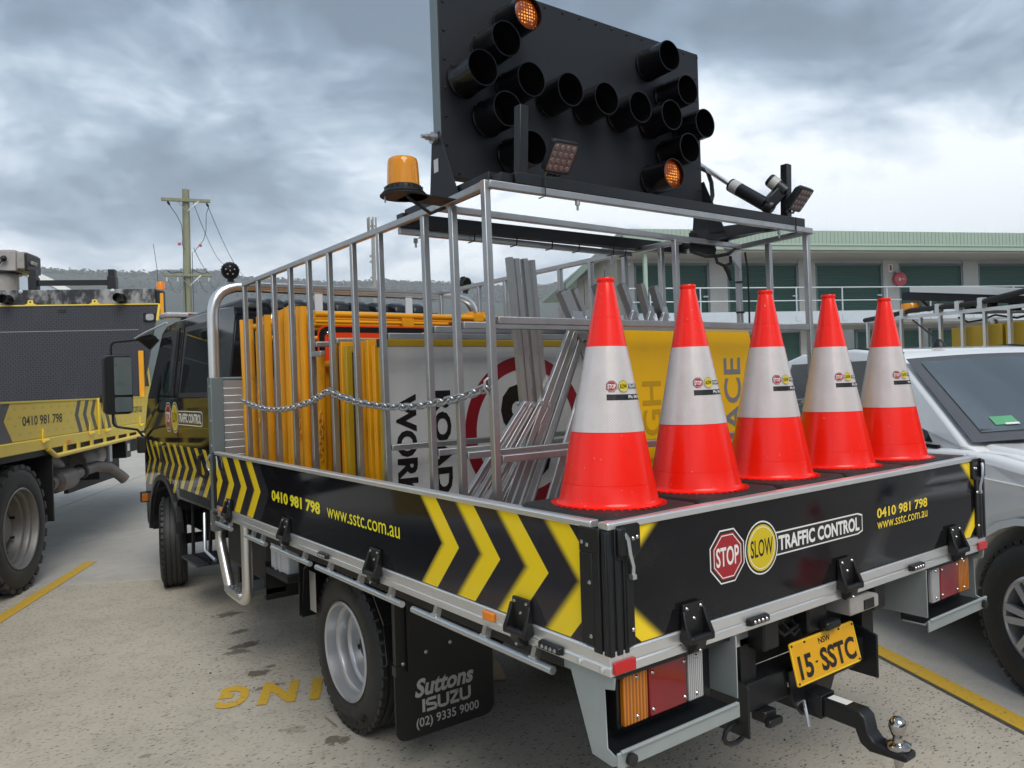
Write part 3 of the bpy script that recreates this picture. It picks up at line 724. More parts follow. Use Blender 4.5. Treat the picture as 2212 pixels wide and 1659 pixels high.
def hinge_rear(x):
    m = MB(); z0 = 0.948
    m.prism([(x-.040, 0, z0+.066), (x+.040, 0, z0+.066), (x+.044, 0, z0-.002), (x+.030, 0, z0-.030), (x-.030, 0, z0-.030), (x-.044, 0, z0-.002)], (0, -.012, 0))
    for s in (-1, 1):
        m.prism([(x+s*.046, -.010, z0+.05), (x+s*.046, -.016, z0+.05), (x+s*.050, -.026, z0+.015), (x+s*.052, -.040, z0-.018), (x+s*.052, -.040, z0-.034), (x+s*.052, -.026, z0-.040), (x+s*.050, -.002, z0-.030)], (-s*.013, 0, 0))
    m.cyl((x-.040, -.030, z0-.026), (x+.040, -.030, z0-.026), .011, 12)
    m.prism([(x-.020, -.002, z0-.022), (x-.020, -.040, z0-.026), (x-.020, -.034, z0-.050), (x-.020, -.012, z0-.070), (x-.020, -.001, z0-.066)], (.040, 0, 0))
    h = P('board_hinge', m, 'plastic', bev=0.003)
    r = MB(); rivets(r, [(x-.028, -.012, z0+.054), (x+.028, -.012, z0+.054), (x, -.012, z0+.024), (x, -.030, z0-.058)], (0, -1, 0), .0055); P('rivet', r, 'chrome', parent=h, smooth=30)
for y in (3.134, 2.223, 1.276, 0.352): hinge_left(y)
for x in (0.300, 1.052, 1.816): hinge_rear(x)

# board lettering and emblem
def side_text(s, y0, y1, z0, z1, mat, bold, x=0.0025, parent=board):
    m = MB(); put_text(m, s, (x, y0, z0), (0, y1-y0, 0), (0, 0, z1-z0), bold); return P('lettering', m, mat, parent=parent)
def rear_text(s, x0, x1, z0, z1, mat, bold, y=0.0025, parent=tg):
    m = MB(); put_text(m, s, (x0, y, z0), (x1-x0, 0, 0), (0, 0, z1-z0), bold); return P('lettering', m, mat, parent=parent)
side_text('0410 981 798', 2.434, 1.819, 1.071, 1.127, 'print_yellow', 0.045)
side_text('www.sstc.com.au', 1.745, 1.090, 1.071, 1.121, 'print_yellow', 0.004)
rear_text('0410 981 798', 1.273, 1.628, 1.111, 1.146, 'print_gold', 0.028)
rear_text('www.sstc.com.au', 1.272, 1.626, 1.074, 1.103, 'print_gold', 0.004)
lm, lmats = logo(lambda a, b, l: Vector((0.4665+a*0.0762, 0.0032-l*0.0004, 1.111+b*0.0762)))
P('company_emblem', lm, lmats, parent=tg)

# rope rails under the coaming
def rope_rail(y0, y1, posts):
    m = MB().tube([(-.012, y0, .844), (-.012, y1, .844)], .0115, 12)
    r = P('rope_rail', m, 'galv_bright', smooth=40)
    for y in posts:
        q = MB().bar((.004, y, ZB), (-.006, y, .852), .022, .018, (0, 1, 0)); P('rail_stay', q, 'galv', parent=r)
        q = MB().cyl((-.012, y-.016, .8555), (-.012, y+.016, .8555), .006, 8); P('weld', q, 'galv_bright', parent=r, smooth=40)
rope_rail(3.376, 3.08, (3.30, 3.13)); rope_rail(2.814, 2.502, (2.72, 2.57)); rope_rail(2.409, 1.917, (2.28, 2.0))
rope_rail(1.845, 1.06, (1.715, 1.42, 1.16)); rope_rail(.983, .213, (.835, .545, .30))
# marker lamps and strobe modules
def lamp_block(x0, x1, y0, y1, z0, z1, mat, name='marker_lamp', bev=.003): return P(name, MB().box(x0, x1, y0, y1, z0, z1), mat, bev=bev)
lamp_block(-.012, 0, 3.265, 3.325, .912, .938, 'lens_orange'); lamp_block(-.012, 0, .495, .55, .908, .934, 'lens_orange')
lamp_block(-.014, .002, 3.385, 3.43, .888, .908, 'plastic', 'side_lamp')
def strobe(c, along, out):
    c, al, o = Vector(c), Vector(along), Vector(out)
    m = MB(); b = []
    for k, (hw, hz) in ((0, (.048, .012)), (.018, (.043, .009))):
        for sx, sz in ((-1, -1), (1, -1), (1, 1), (-1, 1)): b.append(c+o*k+al*(sx*hw)+Vector((0, 0, sz*hz)))
    m.add(b, [(3, 2, 1, 0), (4, 5, 6, 7), (0, 1, 5, 4), (1, 2, 6, 5), (2, 3, 7, 6), (3, 0, 4, 7)])
    s = P('strobe_lamp', m, 'plastic', bev=.003)
    d = MB()
    for i in range(4): d.lathe([(.0062, 0), (.004, .003), (0, .0035)], c+o*.018+al*(-.026+i*.018), o, 10)
    P('led_lens', d, 'chrome', parent=s, smooth=40)
strobe((.0, 1.776, .905), (0, -1, 0), (-1, 0, 0)); strobe((0, .226, .902), (0, -1, 0), (-1, 0, 0))
strobe((.583, 0, .908), (1, 0, 0), (0, -1, 0)); strobe((1.515, 0, .908), (1, 0, 0), (0, -1, 0))
lamp_block(.008, .083, -.008, .0, .886, .918, 'lens_red_bright', 'red_reflector'); lamp_block(2.02, 2.094, -.008, 0, .886, .918, 'lens_red_bright', 'red_reflector')

# tail lamp housings
def tail(x0, x1, outer):
    """x0: outer edge, x1: inner edge"""
    s = 1 if x1 > x0 else -1
    m = MB()
    side = [(0.0, ZB-.004), (0.18, ZB-.004), (0.095, 0.655), (0.02, 0.648), (-.004, 0.660), (0.0, 0.676), (0.036, 0.690), (0.040, 0.838), (0.004, 0.846)]
    m.prism([(x0, y, z) for y, z in side], (s*.004, 0, 0))
    m.box(min(x1, x1-s*.004), max(x1, x1-s*.004), 0.0, 0.20, .70, ZB-.004)
    m.box(min(x0, x1)+.002, max(x0, x1)-.002, 0.082, 0.20, ZB-.03, ZB-.006)
    m.box(min(x0, x1)+.003, max(x0, x1)-.003, 0.012, 0.10, .668, .674)                       # step
    m.box(min(x0, x1)-.001, max(x0, x1)+.02*0, -.004, 0.003, .648, .690)                      # front lip
    m.cyl((min(x0, x1)+.01, -.004, .690), (max(x0, x1)-.01, -.004, .690), .006, 10)
    h = P('tail_lamp_housing', m, 'galv_paint', bev=.002)
    P('shade_liner', MB().box(min(x0, x1)+.006, max(x0, x1)-.006, .098, .104, .672, ZB-.03).box(min(x0, x1)+.006, max(x0, x1)-.006, .020, .098, .862, ZB-.006).box(min(x0, x1)+.006, max(x0, x1)-.006, .02, .098, .6745, .677), 'black_satin', parent=h)  # black lining paints shade onto the back, top and step of the recess
    a0, a1 = x0+s*.062, x0+s*.372
    box = MB().box(min(a0, a1)-.008, max(a0, a1)+.008, .052, .095, .712, .872); P('lamp_box', box, 'plastic', bev=.006, parent=h)
    w = a1-a0
    for f0, f1, mat, nm in ((.0, .285, 'lens_amber_rib', 'indicator_lens'), (.305, .775, 'lens_red', 'brake_lens'), (.795, 1.0, 'lens_clear_rib', 'reverse_lens')):
        q0, q1 = a0+w*f0, a0+w*f1
        P(nm, MB().box(min(q0, q1), max(q0, q1), .034, .053, .724, .862), mat, bev=.005, parent=h)
    sc = MB(); rivets(sc, [(a0+w*f, .034, z) for f, z in ((.15, .845), (.15, .742), (.34, .842), (.74, .842), (.34, .744), (.74, .744), (.9, .845), (.9, .742))], (0, -1, 0), .006)
    P('screw', sc, 'chrome', parent=h)
    if outer: P('rubber_stop', MB().lathe([(.014, 0), (.016, .004), (.016, .014), (.006, .018), (0, .018)], (x0+s*.038, -.004, .668), (0, -1, 0), 20), 'rubber', parent=h, smooth=40)
tail(0.014, 0.492, True); tail(2.082, 1.600, True)

# ---- chassis, wheels, guards
m = MB()
for x in (0.66, 1.36): m.box(x, x+.075, 0.12, 6.0, .60, .80)
for y in (.2, 1.0, 1.7, 2.5, 3.3): m.box(.70, 1.40, y, y+.06, .66, .78)
for x in (.10, .55, 1.5, 1.95): m.box(x, x+.05, .25, 3.4, .80, .893)
P('chassis_frame', m, 'dark')
m = MB().cyl((.3, 2.046, .372), (1.8, 2.046, .372), .06, 16); m.lathe([(0, -.16), (.12, -.12), (.16, 0), (.12, .12), (0, .16)], (1.047, 2.046, .372), (1, 0, 0), 24)
P('axle', m, 'dark', smooth=40); P('axle', MB().cyl((.35, 5.66, .372), (1.75, 5.66, .372), .045, 12), 'dark', smooth=40)
AX = 2.046
for sx, o in ((.200, -1), (W-.200, 1)):
    wheel(TR, (sx, AX, .3717), (o, 0, 0), .3717, .195, .2285, depth=.115)
    m = MB(); c = (sx-o*.225, AX, .3717)
    m.lathe([(.23, 0), (.34, .006), (.3717, -.02), (.3717, -.175), (.34, -.2), (.23, -.2)], c, (o, 0, 0), 56, close=False); P('tyre', m, 'tyre', smooth=40, label='inner twin tyre')
for sx, o in ((.165, -1), (W-.165, 1)):
    wheel(TR, (sx, 5.66, .3717), (o, 0, 0), .3717, .19, .2285, depth=.0, steer=-.25)
# raised sidewall lettering of the near rear tyre
def tyre_word(s, a0, a1, r0, r1):
    m = MB(); vs, fs = text_geo(s, 0.03)
    pts = []
    for a, b in vs:
        t = a0+(a1-a0)*a; r = r0+(r1-r0)*b
        pts.append((.200-.0155-.0005, AX-math.cos(t)*r, .3717+math.sin(t)*r))
    m.add(pts, fs); P('tyre_lettering', m, 'rubber')
tyre_word('ENERGY', math.radians(62), math.radians(92), .302, .338); tyre_word('MICHELIN', math.radians(-48), math.radians(-98), .338, .302)
# mudguard and flap behind the rear wheel
def guard(xa, xb):
    m = MB(); pts = [(AX-.52, .46), (AX-.50, .62), (AX-.40, .74), (AX-.2, .80), (AX+.2, .80), (AX+.38, .70), (AX+.42, .45)]
    for (a, b), (c, d) in zip(pts, pts[1:]):
        m.add([(xa, a, b), (xb, a, b), (xb, c, d), (xa, c, d), (xa, a-.01, b+.008), (xb, a-.01, b+.008), (xb, c-.0, d+.01), (xa, c-.0, d+.01)], [(0, 1, 2, 3), (7, 6, 5, 4), (0, 4, 5, 1), (2, 6, 7, 3), (0, 3, 7, 4), (1, 5, 6, 2)])
    return m
P('mudguard', guard(.15, .62), 'plastic'); P('mudguard', guard(W-.62, W-.15), 'plastic')
m = MB().prism([(x, 1.455, z) for x, z in roundrect(.150, .640, .152, .84, .05)], (0, .012, 0)); flap = P('mud_flap', m, 'flap', bev=.002)
m = MB()
for x in (.150, .205): m.box(x, x+.010, 1.440, 1.455, .44, .86)
m.box(.146, .165, 1.436, 1.47, .435, .475); P('flap_bracket', m, 'black_satin', parent=flap)
r = MB(); rivets(r, [(x, 1.454, z) for x, z in ((.19, .475), (.30, .500), (.42, .515), (.52, .52), (.585, .535))], (0, -1, 0), .009); P('rivet', r, 'galv', parent=flap, smooth=30)
def flap_text(s, x0, x1, z0, z1, bold, sl=0.0):
    m = MB(); put_text(m, s, (x0, 1.4535, z0), (x1-x0, 0, 0), (sl, 0, z1-z0), bold); P('lettering', m, 'print_silver', parent=flap)
flap_text('Suttons', .238, .525, .318, .395, .035, .016)
flap_text('(02) 9335 9000', .243, .556, .182, .232, .012)
m = MB()                                   # blocky maker's wordmark with rounded letters
def stroke(pts, w=.0125):
    for a, b in zip(pts, pts[1:]): m.bar((a[0], 1.4535, a[1]), (b[0], 1.4535, b[1]), w, .0012, (0, 1, 0))
def LX(i): return .274+i*.0555
z0, z1, zm = .256, .300, .278
stroke([(LX(0)+.006, z0-.004), (LX(0)+.006, z1+.006)])
a = LX(.38); stroke([(a+.046, z1), (a+.004, z1), (a, zm+.004), (a+.042, zm-.004), (a+.046, z0), (a, z0)])
a = LX(1.45); stroke([(a, z1+.006), (a, z0+.008), (a+.008, z0), (a+.036, z0), (a+.044, z0+.008), (a+.044, z1+.006)])
a = LX(2.45); stroke([(a, z1), (a+.042, z1), (a+.002, z0), (a+.046, z0)])
a = LX(3.45); stroke([(a, z1+.006), (a, z0+.008), (a+.008, z0), (a+.036, z0), (a+.044, z0+.008), (a+.044, z1+.006)])
P('lettering', m, 'print_silver', parent=flap)
P('guard_flap', MB().prism([(.15, 2.50, .45), (.60, 2.50, .42), (.60, 2.47, .86), (.15, 2.47, .86)], (0, .01, 0)), 'flap')
P('mud_flap', MB().box(W-.63, W-.15, 1.455, 1.467, .152, .84), 'flap', bev=.002)
# white battery box and its black base, air tank
wb = P('battery_box', MB().box(.11, .34, 2.545, 2.80, .655, .86), 'tank_white', bev=.012)
P('box_base', MB().box(.09, .36, 2.50, 2.83, .625, .660), 'dark', parent=wb, bev=.006)
m = MB()
for y in (2.63, 2.70): m.box(.103, .112, y, y+.02, .66, .86)
P('box_rib', m, 'tank_white', parent=wb, bev=.002)
P('spray_deflector', MB().box(.18, .50, 3.10, 3.13, .40, .62), 'dark'); P('fuel_tank', MB().box(.25, .62, 3.25, 4.1, .44, .78), 'dark', bev=.04)
P('under_tray_panel', MB().box(.30, 1.8, 4.0, 4.04, .30, .80), 'dark')
P('galv_bracket', MB().box(.17, .172, 2.32, 2.40, .50, .70), 'galv')

# ---- tow bar, number plate, ball
tb = MB().box(.612, 1.332, .10, .19, .575, .665)
for x in (.600, 1.332): tb.prism([(x, .05, .53), (x, .05, .685), (x, .10, .70), (x, .34, .72), (x, .34, .62), (x, .16, .53)], (.010, 0, 0))
towbar = P('tow_bar', tb, 'black_satin', bev=.004)
P('gusset_plate', MB().prism([(.86, .088, .66), (1.17, .088, .66), (1.10, .088, .545), (1.02, .088, .50), (.93, .088, .50), (.88, .088, .56)], (0, .012, 0)), 'black_satin', parent=towbar, bev=.002)
m = MB(); put_text(m, 'TTA', (1.055, .0865, .585), (.075, 0, 0), (0, 0, .028), .02); P('lettering', m, 'dark', parent=towbar)
m = MB().hollow((.985, .28, .545), (.985, .03, .538), .076, .076, .006); P('receiver', m, 'black_satin', parent=towbar, bev=.002)
m = MB().bar((.985, .2, .545), (.990, -.085, .531), .060, .060)
m.prism([(.960, -.055, .561), (.960, -.088, .561), (.960, -.108, .545), (.960, -.118, .50), (.960, -.135, .480), (.960, -.235, .474), (.960, -.235, .452), (.960, -.12, .446), (.960, -.09, .462), (.960, -.075, .50)], (.062, 0, 0))
P('ball_mount', m, 'black_satin', parent=towbar, bev=.006, seg=3)
m = MB().lathe([(.034, 0), (.036, .004), (.036, .012), (.030, .016), (.016, .020), (.014, .034), (.019, .042), (.0255, .062), (.0258, .068), (.023, .082), (.014, .092), (0, .0945)], (.992, -.195, .476), (0, 0, 1), 32)
P('tow_ball', m, 'chrome', parent=towbar, smooth=50)
m = MB().cyl((.992, -.195, .452), (.992, -.195, .425), .016, 6); m.cyl((.992, -.195, .425), (.992, -.195, .412), .010, 10); P('ball_nut', m, 'chrome', parent=towbar)
P('hitch_pin', MB().tube([(.94, .09, .545), (.925, .075, .53), (.922, .06, .475)], .006, 8), 'galv_bright', parent=towbar, smooth=40)
m = MB(); m.box(.868, .948, .0962, .0995, .606, .645)
st = P('warning_sticker', m, 'print_white', parent=towbar)
m = MB(); put_text(m, 'WARNING', (.885, .0958, .634), (.045, 0, 0), (0, 0, .006), .02)
for k in range(4): m.add([(.874, .0958, .612+k*.005), (.942, .0958, .612+k*.005), (.942, .0958, .614+k*.005), (.874, .0958, .614+k*.005)], [(0, 1, 2, 3)])
P('sticker_print', m, 'print_red', parent=towbar)
m = MB().add([(.965, .02, .5685), (1.005, .02, .5685), (1.008, -.045, .5655), (.968, -.045, .5655)], [(0, 1, 2, 3)]); P('shank_label', m, 'print_white', parent=towbar)
m = MB().add([(.966, -.1105, .505), (1.016, -.1105, .505), (1.016, -.1025, .545), (.966, -.1025, .545)], [(0, 1, 2, 3)]); P('mount_label', m, 'print_silver', parent=towbar)
m = MB(); put_text(m, 'HITCHES', (.970, -.1105, .516), (.042, 0, 0), (0, .004, .018), .02); P('lettering', m, 'print_black', parent=towbar)
m = MB().box(.715, .775, .075, .13, .535, .572); m.box(.71, .78, .055, .078, .528, .552); P('trailer_socket', m, 'plastic', parent=towbar, bev=.006)
m = MB().tube([(.60+.055*math.cos(t), .10, .535+.03*math.sin(t)) for t in [i*PI/6 for i in range(12)]], .008, 6, closed=True); P('shackle_ring', m, 'black_satin', parent=towbar, smooth=40)
m = MB().tube([(.66, .22, .86), (.655, .2, .76), (.62, .17, .70), (.605, .16, .66)], .016, 8); P('hose', m, 'rubber', smooth=40)
for x0, x1 in ((.70, .78), (1.34, 1.42)): P('bump_stop', MB().box(x0, x1, .06, .14, .765, .872), 'plastic', bev=.008)
P('bracket_plate', MB().box(.60, .72, .12, .125, .78, .88), 'alu')
m = MB().prism([(1.12, .02, .800), (1.30, .02, .800), (1.30, .02, .845), (1.24, .02, .862), (1.12, .02, .862)], (0, .10, 0)); cam_ = P('reversing_camera', m, 'machine', bev=.006)
P('lens', MB().box(1.20, 1.262, .016, .0195, .808, .840), 'black_gloss', parent=cam_)
for bx in ((.95, 1.06, .07, .16, .765, .86), (1.07, 1.30, .12, .2, .79, .85), (.85, .945, .12, .2, .80, .87)): P('wiring_box', MB().box(*bx), 'plastic', bev=.008)
for k_ in range(3): P('cable', MB().tube([(.80+.06*k_, .14, .84), (.86+.05*k_, .10, .775-.01*k_), (.96+.04*k_, .11, .79), (1.1+.05*k_, .13, .80)], .006, 6), 'rubber', smooth=40)
P('plate_lamp', MB().box(1.0, 1.08, .03, .07, .772, .800), 'plastic', bev=.008)
# number plate
def plq(x, z, y=0.045): return Vector((.822+x*.372, y+z*.030-.015, .634+z*.131-x*.001))
pm = MB(); rr_ = roundrect(0, 1, 0, 1, .045, 4); pm.add([plq(x, z) for x, z in rr_]+[plq(x, z)+Vector((0, .002, 0)) for x, z in rr_], [tuple(range(len(rr_))), tuple(range(2*len(rr_)-1, len(rr_)-1, -1))]+[(i, (i+1) % len(rr_), len(rr_)+(i+1) % len(rr_), len(rr_)+i) for i in range(len(rr_))])
plate = P('number_plate', pm, 'plate')
m = MB()
for s, x0, x1, z0, z1, b in (('15', .075, .275, .12, .66, .03), ('SSTC', .40, .945, .12, .66, .03), ('NSW', .42, .60, .76, .90, .01)):
    vs, fs = text_geo(s, b); m.add([plq(x0+(x1-x0)*a, z0+(z1-z0)*q, .0435) for a, q in vs], fs)
disc(m, plq(.335, .40, .0435), (.372, 0, 0), (0, .03, .131), .022, 12)
P('plate_lettering', m, 'print_black', parent=plate)
o_, i_ = roundrect(.006, .994, .02, .98, .045, 4), roundrect(.018, .982, .045, .955, .04, 4)
m = MB().add([plq(x, z, .0438) for x, z in o_]+[plq(x, z, .0438) for x, z in i_], [(i, (i+1) % len(o_), len(o_)+(i+1) % len(o_), len(o_)+i) for i in range(len(o_))])
P('plate_border', m, 'print_gold', parent=plate)
m = MB(); rivets(m, [tuple(plq(x, z, .044)) for x, z in ((.03, .93), (.97, .93), (.22, .93), (.75, .93), (.03, .07), (.97, .07))], (0, -1, 0), .004); P('screw', m, 'dark', parent=plate)

# ---- headboard, hoop and work lamps
hb = P('headboard', MB().box(0, .075, 3.445, 3.52, .78, 1.712).box(W-.075, W, 3.445, 3.52, .78, 1.712).box(.075, W-.075, 3.455, 3.495, 1.695, 1.713), 'grey_post', bev=.004)
k = 0; z = 1.693
while z > 1.15:
    h = .0455
    P('slat', MB().box(.076, W-.076, 3.462+.002*(k % 3 == 1), 3.49, z-h+.0015, z), 'slat', parent=hb, bev=.0025); z -= h; k += 1
m = MB().box(-.008, -.001, 3.448, 3.52, .78, .90); P('mount_plate', m, 'galv', parent=hb)
r = MB(); rivets(r, [(-.001, 3.46, q) for q in (1.66, 1.45, 1.3)]+[(-.009, 3.5, .82)], (-1, 0, 0), .006); P('rivet', r, 'galv_bright', parent=hb)
def bend(a, b, c, r, n=7):
    a, b, c = Vector(a), Vector(b), Vector(c); d1 = (a-b).normalized(); d2 = (c-b).normalized()
    p0, p1 = b+d1*r, b+d2*r; return [((1-t)**2)*p0+2*t*(1-t)*b+t*t*p1 for t in [i/n for i in range(n+1)]]
hp = [(.068, 3.60, 1.2)]+bend((.068, 3.6, 1.2), (.068, 3.6, 2.292), (1, 3.6, 2.292), .20)+bend((1, 3.6, 2.292), (2.045, 3.6, 2.292), (2.045, 3.6, 1.2), .20)+[(2.045, 3.6, 1.2)]
hoop = P('hoop_bar', MB().tube(hp, .034, 18), 'stainless', smooth=40)
for x in (.73, 1.42): P('stay_plate', MB().box(x, x+.055, 3.57, 3.58, 2.08, 2.262), 'tank_white', parent=hoop)
P('cross_tube', MB().tube([(.42, 3.56, 2.08), (.44, 3.56, 2.12), (.50, 3.56, 2.138), (2.0, 3.56, 2.138)], .012, 8), 'alu', parent=hoop, smooth=40)
def round_lamp(x, face):
    f = Vector(face).normalized(); c = Vector((x, 3.60, 2.388))
    m = MB().lathe([(0, .03), (.030, .03), (.046, .022), (.055, .006), (.055, -.016), (.048, -.02), (.047, -.012)], c, -f, 32, close=False)
    ref = Vector((0, 0, 1)); s = f.cross(ref).normalized()
    for i in range(9):
        a = PI*(i+.5)/9; d = s*math.cos(a)+ref*math.sin(a); m.bar(c-f*.012+d*.045, c-f*.012+d*.0600, .0035, .022, f)
    l = P('work_lamp', m, 'plastic', smooth=35)
    P('lamp_face', MB().lathe([(.047, 0), (.047, .003), (0, .004)], c+f*.015, f, 28), 'black_gloss', parent=l)
    d = MB()
    for q in [(0, 0)]+[(.027*math.cos(t), .027*math.sin(t)) for t in [PI/2+2*PI*i/5 for i in range(5)]]:
        d.lathe([(.0055, 0), (.0035, .0012), (0, .0014)], c+f*.0185+s*q[0]+ref*q[1], f, 12)
    P('led_lens', d, 'led_ring', parent=l, smooth=40)
    P('lamp_foot', MB().box(x-.018, x+.018, 3.59, 3.61, 2.318, 2.342), 'plastic', parent=l)
round_lamp(.186, (-.28, -1, 0)); round_lamp(1.960, (.35, -1, -.25))

# ---- crew cab
CXL, CXR = .19, 1.905
prof = [(3.75, .80), (3.75, 1.6), (3.755, 2.12), (3.80, 2.185), (4.1, 2.205), (5.40, 2.215), (5.70, 2.20), (5.84, 2.15), (6.17, 1.6), (6.335, 1.32), (6.385, 1.10), (6.39, .70), (6.36, .46), (6.28, .41), (6.13, .41)]
arch = [(5.66+.49*math.cos(t), .42+.475*math.sin(t)) for t in [math.radians(a) for a in (12, 30, 50, 70, 90, 110, 130, 148)]]
prof += [(6.16, .52)]+arch+[(5.20, .76), (5.14, .78)]
def inset(z): return .075*max(0, z-1.6)/.6
m = MB(); n = len(prof)
vs = [(CXL+inset(z), y, z) for y, z in prof]+[(CXR-inset(z), y, z) for y, z in prof]
fs = [(i, (i+1) % n, n+(i+1) % n, n+i) for i in range(n)]
up = list(range(1, 9)); lo = [0, 1]+list(range(8, n))
fs += [tuple(up), tuple(reversed([n+i for i in up])), tuple(lo), tuple(reversed([n+i for i in lo]))]
m.add(vs, fs)
cab_print = print_mat('cab_paint', [dict(axis='Y', sign=1, zm=1.052, tip=3.912, period=.2185, width=.092, k=1.12, soft=.006, extent=2.25, greyext=.12, z0=.815, z1=1.215)], base=(.007, .007, .008), yellow=(.70, .52, .03))
cab = P('cab', m, cab_print, bev=.035, seg=3)
def side_poly(name, pts, mat, off=.004, th=.012, parent=cab, bev=.003):
    m = MB(); a = [Vector((CXL+inset(z)-off, y, z)) for y, z in pts]; m.prism(a, (th, 0, 0)); return P(name, m, mat, parent=parent, bev=bev)
side_poly('door_panel', [(3.92, .86), (3.92, 1.585), (5.085, 1.585), (5.085, .86)], cab_print, .004, .02)
side_poly('door_panel', [(5.10, .88), (5.10, 1.585), (5.45, 1.585), (6.16, 1.32), (6.26, 1.30), (6.26, 1.02), (6.10, .96), (5.66, .96), (5.30, .93), (5.16, .86)], cab_print, .004, .02)
side_poly('sill_strip', [(3.78, .81), (3.78, .875), (5.10, .875), (5.10, .81)], 'black_satin', .008, .03)
side_poly('window_frame', [(4.18, 1.59), (4.20, 2.14), (5.03, 2.14), (5.05, 1.59)], 'plastic', .003, .02)
side_poly('window_glass', [(4.25, 1.625), (4.27, 2.10), (4.95, 2.10), (4.99, 1.625)], 'glass', .006, .01)
side_poly('window_frame', [(5.30, 1.66), (5.30, 2.15), (5.83, 2.14), (6.37, 1.29), (6.25, 1.27), (5.42, 1.60)], 'plastic', .003, .02)
side_poly('window_glass', [(5.40, 1.66), (5.40, 2.105), (5.82, 2.105), (6.33, 1.315), (6.27, 1.315)], 'glass', .006, .01)
m = MB()
for q0, q1 in (((5.06, 1.60), (5.06, 2.16)), ((5.22, 1.60), (5.22, 2.15))):
    m.bar((CXL-.003, q0[0], q0[1]), (CXL+inset(q1[1])-.002, q1[0], q1[1]), .012, .01, (1, 0, 0))
P('door_seal', m, 'plastic', parent=cab)
for y, z in ((5.56, 1.12), (4.36, 1.10)):
    m = MB().tube([(CXL-.006, y+.02, z+.085), (CXL-.035, y+.01, z+.07), (CXL-.035, y-.01, z-.06), (CXL-.006, y-.02, z-.085)], .011, 8); P('door_handle', m, 'plastic', parent=cab, smooth=40)
m = MB(); ap = [(5.66+r*math.cos(t), .42+(r-.015)*math.sin(t)) for r in (.49, .535) for t in [math.radians(a) for a in range(0, 171, 10)]]
n2 = len(ap)//2
for k in range(n2-1):
    q = [ap[k], ap[k+1], ap[n2+k+1], ap[n2+k]]
    m.prism([(CXL-.02, y, z) for y, z in q], (.05, 0, 0))
P('wheel_arch_trim', m, 'black_satin', parent=cab)
P('inner_arch', MB().box(CXL+.25, CXR-.25, 5.15, 6.2, .45, .88), 'dark', parent=cab)
P('front_grille', MB().box(CXL+.1, CXR-.1, 6.37, 6.41, .62, 1.05), 'plastic', parent=cab)
P('windscreen', MB().prism([(CXL+.10, 6.32, 1.36), (CXR-.10, 6.32, 1.36), (CXR-.13, 5.90, 2.07), (CXL+.13, 5.90, 2.07)], (0, .008, .006)), 'glass', parent=cab)
P('rear_window', MB().box(.42, 1.68, 3.738, 3.748, 1.62, 2.04), 'glass', parent=cab, bev=.004)
m = MB()
for x in (.30, .335): m.bar((x, 3.742, 1.3), (x, 3.742, 2.05), .012, .012)
P('rear_panel_bead', m, 'black_satin', parent=cab)
for i in range(9):
    x = .335+i*.158
    P('roof_rib', MB().prism([(x, 3.765, 2.165), (x, 3.79, 2.225), (x, 3.86, 2.252), (x, 5.3, 2.256), (x, 5.5, 2.215), (x, 5.5, 2.165)], (.115, 0, 0)), 'black_satin', parent=cab, bev=.02, seg=3)
lb = P('light_bar', MB().box(.24, 1.80, 5.60, 5.86, 2.268, 2.318), 'lens_clear', bev=.018, seg=3)
P('lit_module', MB().box(.42, .66, 5.594, 5.601, 2.278, 2.306), 'lamp_lit', parent=lb); P('bar_foot', MB().box(.4, 1.64, 5.68, 5.78, 2.20, 2.27), 'black_satin', parent=lb)
m = MB().box(CXL-.05, CXL+.03, 6.33, 6.40, .635, .73); ind = P('indicator', m, 'plastic', bev=.008); P('indicator_lens', MB().box(CXL-.045, CXL+.02, 6.322, 6.331, .645, .715), 'lens_amber', parent=ind, bev=.003)
# mirror
mir = P('wing_mirror', MB().prism([(x, 6.27, z) for x, z in roundrect(-.148, .090, 1.452, 1.986, .045)], (0, .10, 0)), 'plastic', bev=.012, seg=3)
P('mirror_glass', MB().prism([(x, 6.266-.019*(x+.062)/.14-.010*(z-1.45)/.5, z) for x, z in roundrect(-.062, .078, 1.625, 1.962, .014)], (0, .02, 0)), 'mirror', parent=mir)
P('mirror_glass', MB().prism([(x, 6.266-.019*(x+.062)/.14-.010*(z-1.45)/.5, z) for x, z in roundrect(-.062, .078, 1.474, 1.605, .014)], (0, .02, 0)), 'mirror', parent=mir, label='small lower wide angle mirror')
m = MB().tube([(.235, 6.0, 2.13), (.12, 6.2, 2.115)]+bend((.12, 6.2, 2.115), (-.074, 6.30, 2.10), (-.074, 6.32, 1.9), .05)+[(-.074, 6.32, 1.96)], .011, 8)
m.tube([(-.074, 6.32, 1.5)]+bend((-.074, 6.32, 1.5), (-.074, 6.32, 1.345), (.11, 6.30, 1.31), .05)+[(.12, 6.30, 1.305), (.20, 6.33, 1.20)], .011, 8)
P('mirror_arm', m, 'plastic', parent=mir, smooth=40)
P('arm_bracket', MB().prism([(.19, 6.28, 1.09), (.12, 6.30, 1.09), (.12, 6.30, 1.24), (.19, 6.28, 1.24)], (0, .06, 0)), 'plastic', parent=mir, bev=.01)
P('arm_bracket', MB().prism([(.10, 6.18, 2.13), (.22, 6.18, 2.02), (.26, 6.0, 2.10), (.20, 6.0, 2.16)], (.02, .02, 0)), 'plastic', parent=mir, bev=.01)
P('gutter_rod', MB().tube([(.105, 6.20, 2.125), (.16, 6.0, 2.17), (.25, 5.62, 2.225)], .009, 8), 'stainless', parent=mir, smooth=40)
lm, lmats = logo(lambda a, b, l: Vector((CXL-.0048-l*.0006, 5.386-a*.110, 1.432+b*.118)))
P('company_emblem', lm, lmats, parent=cab)
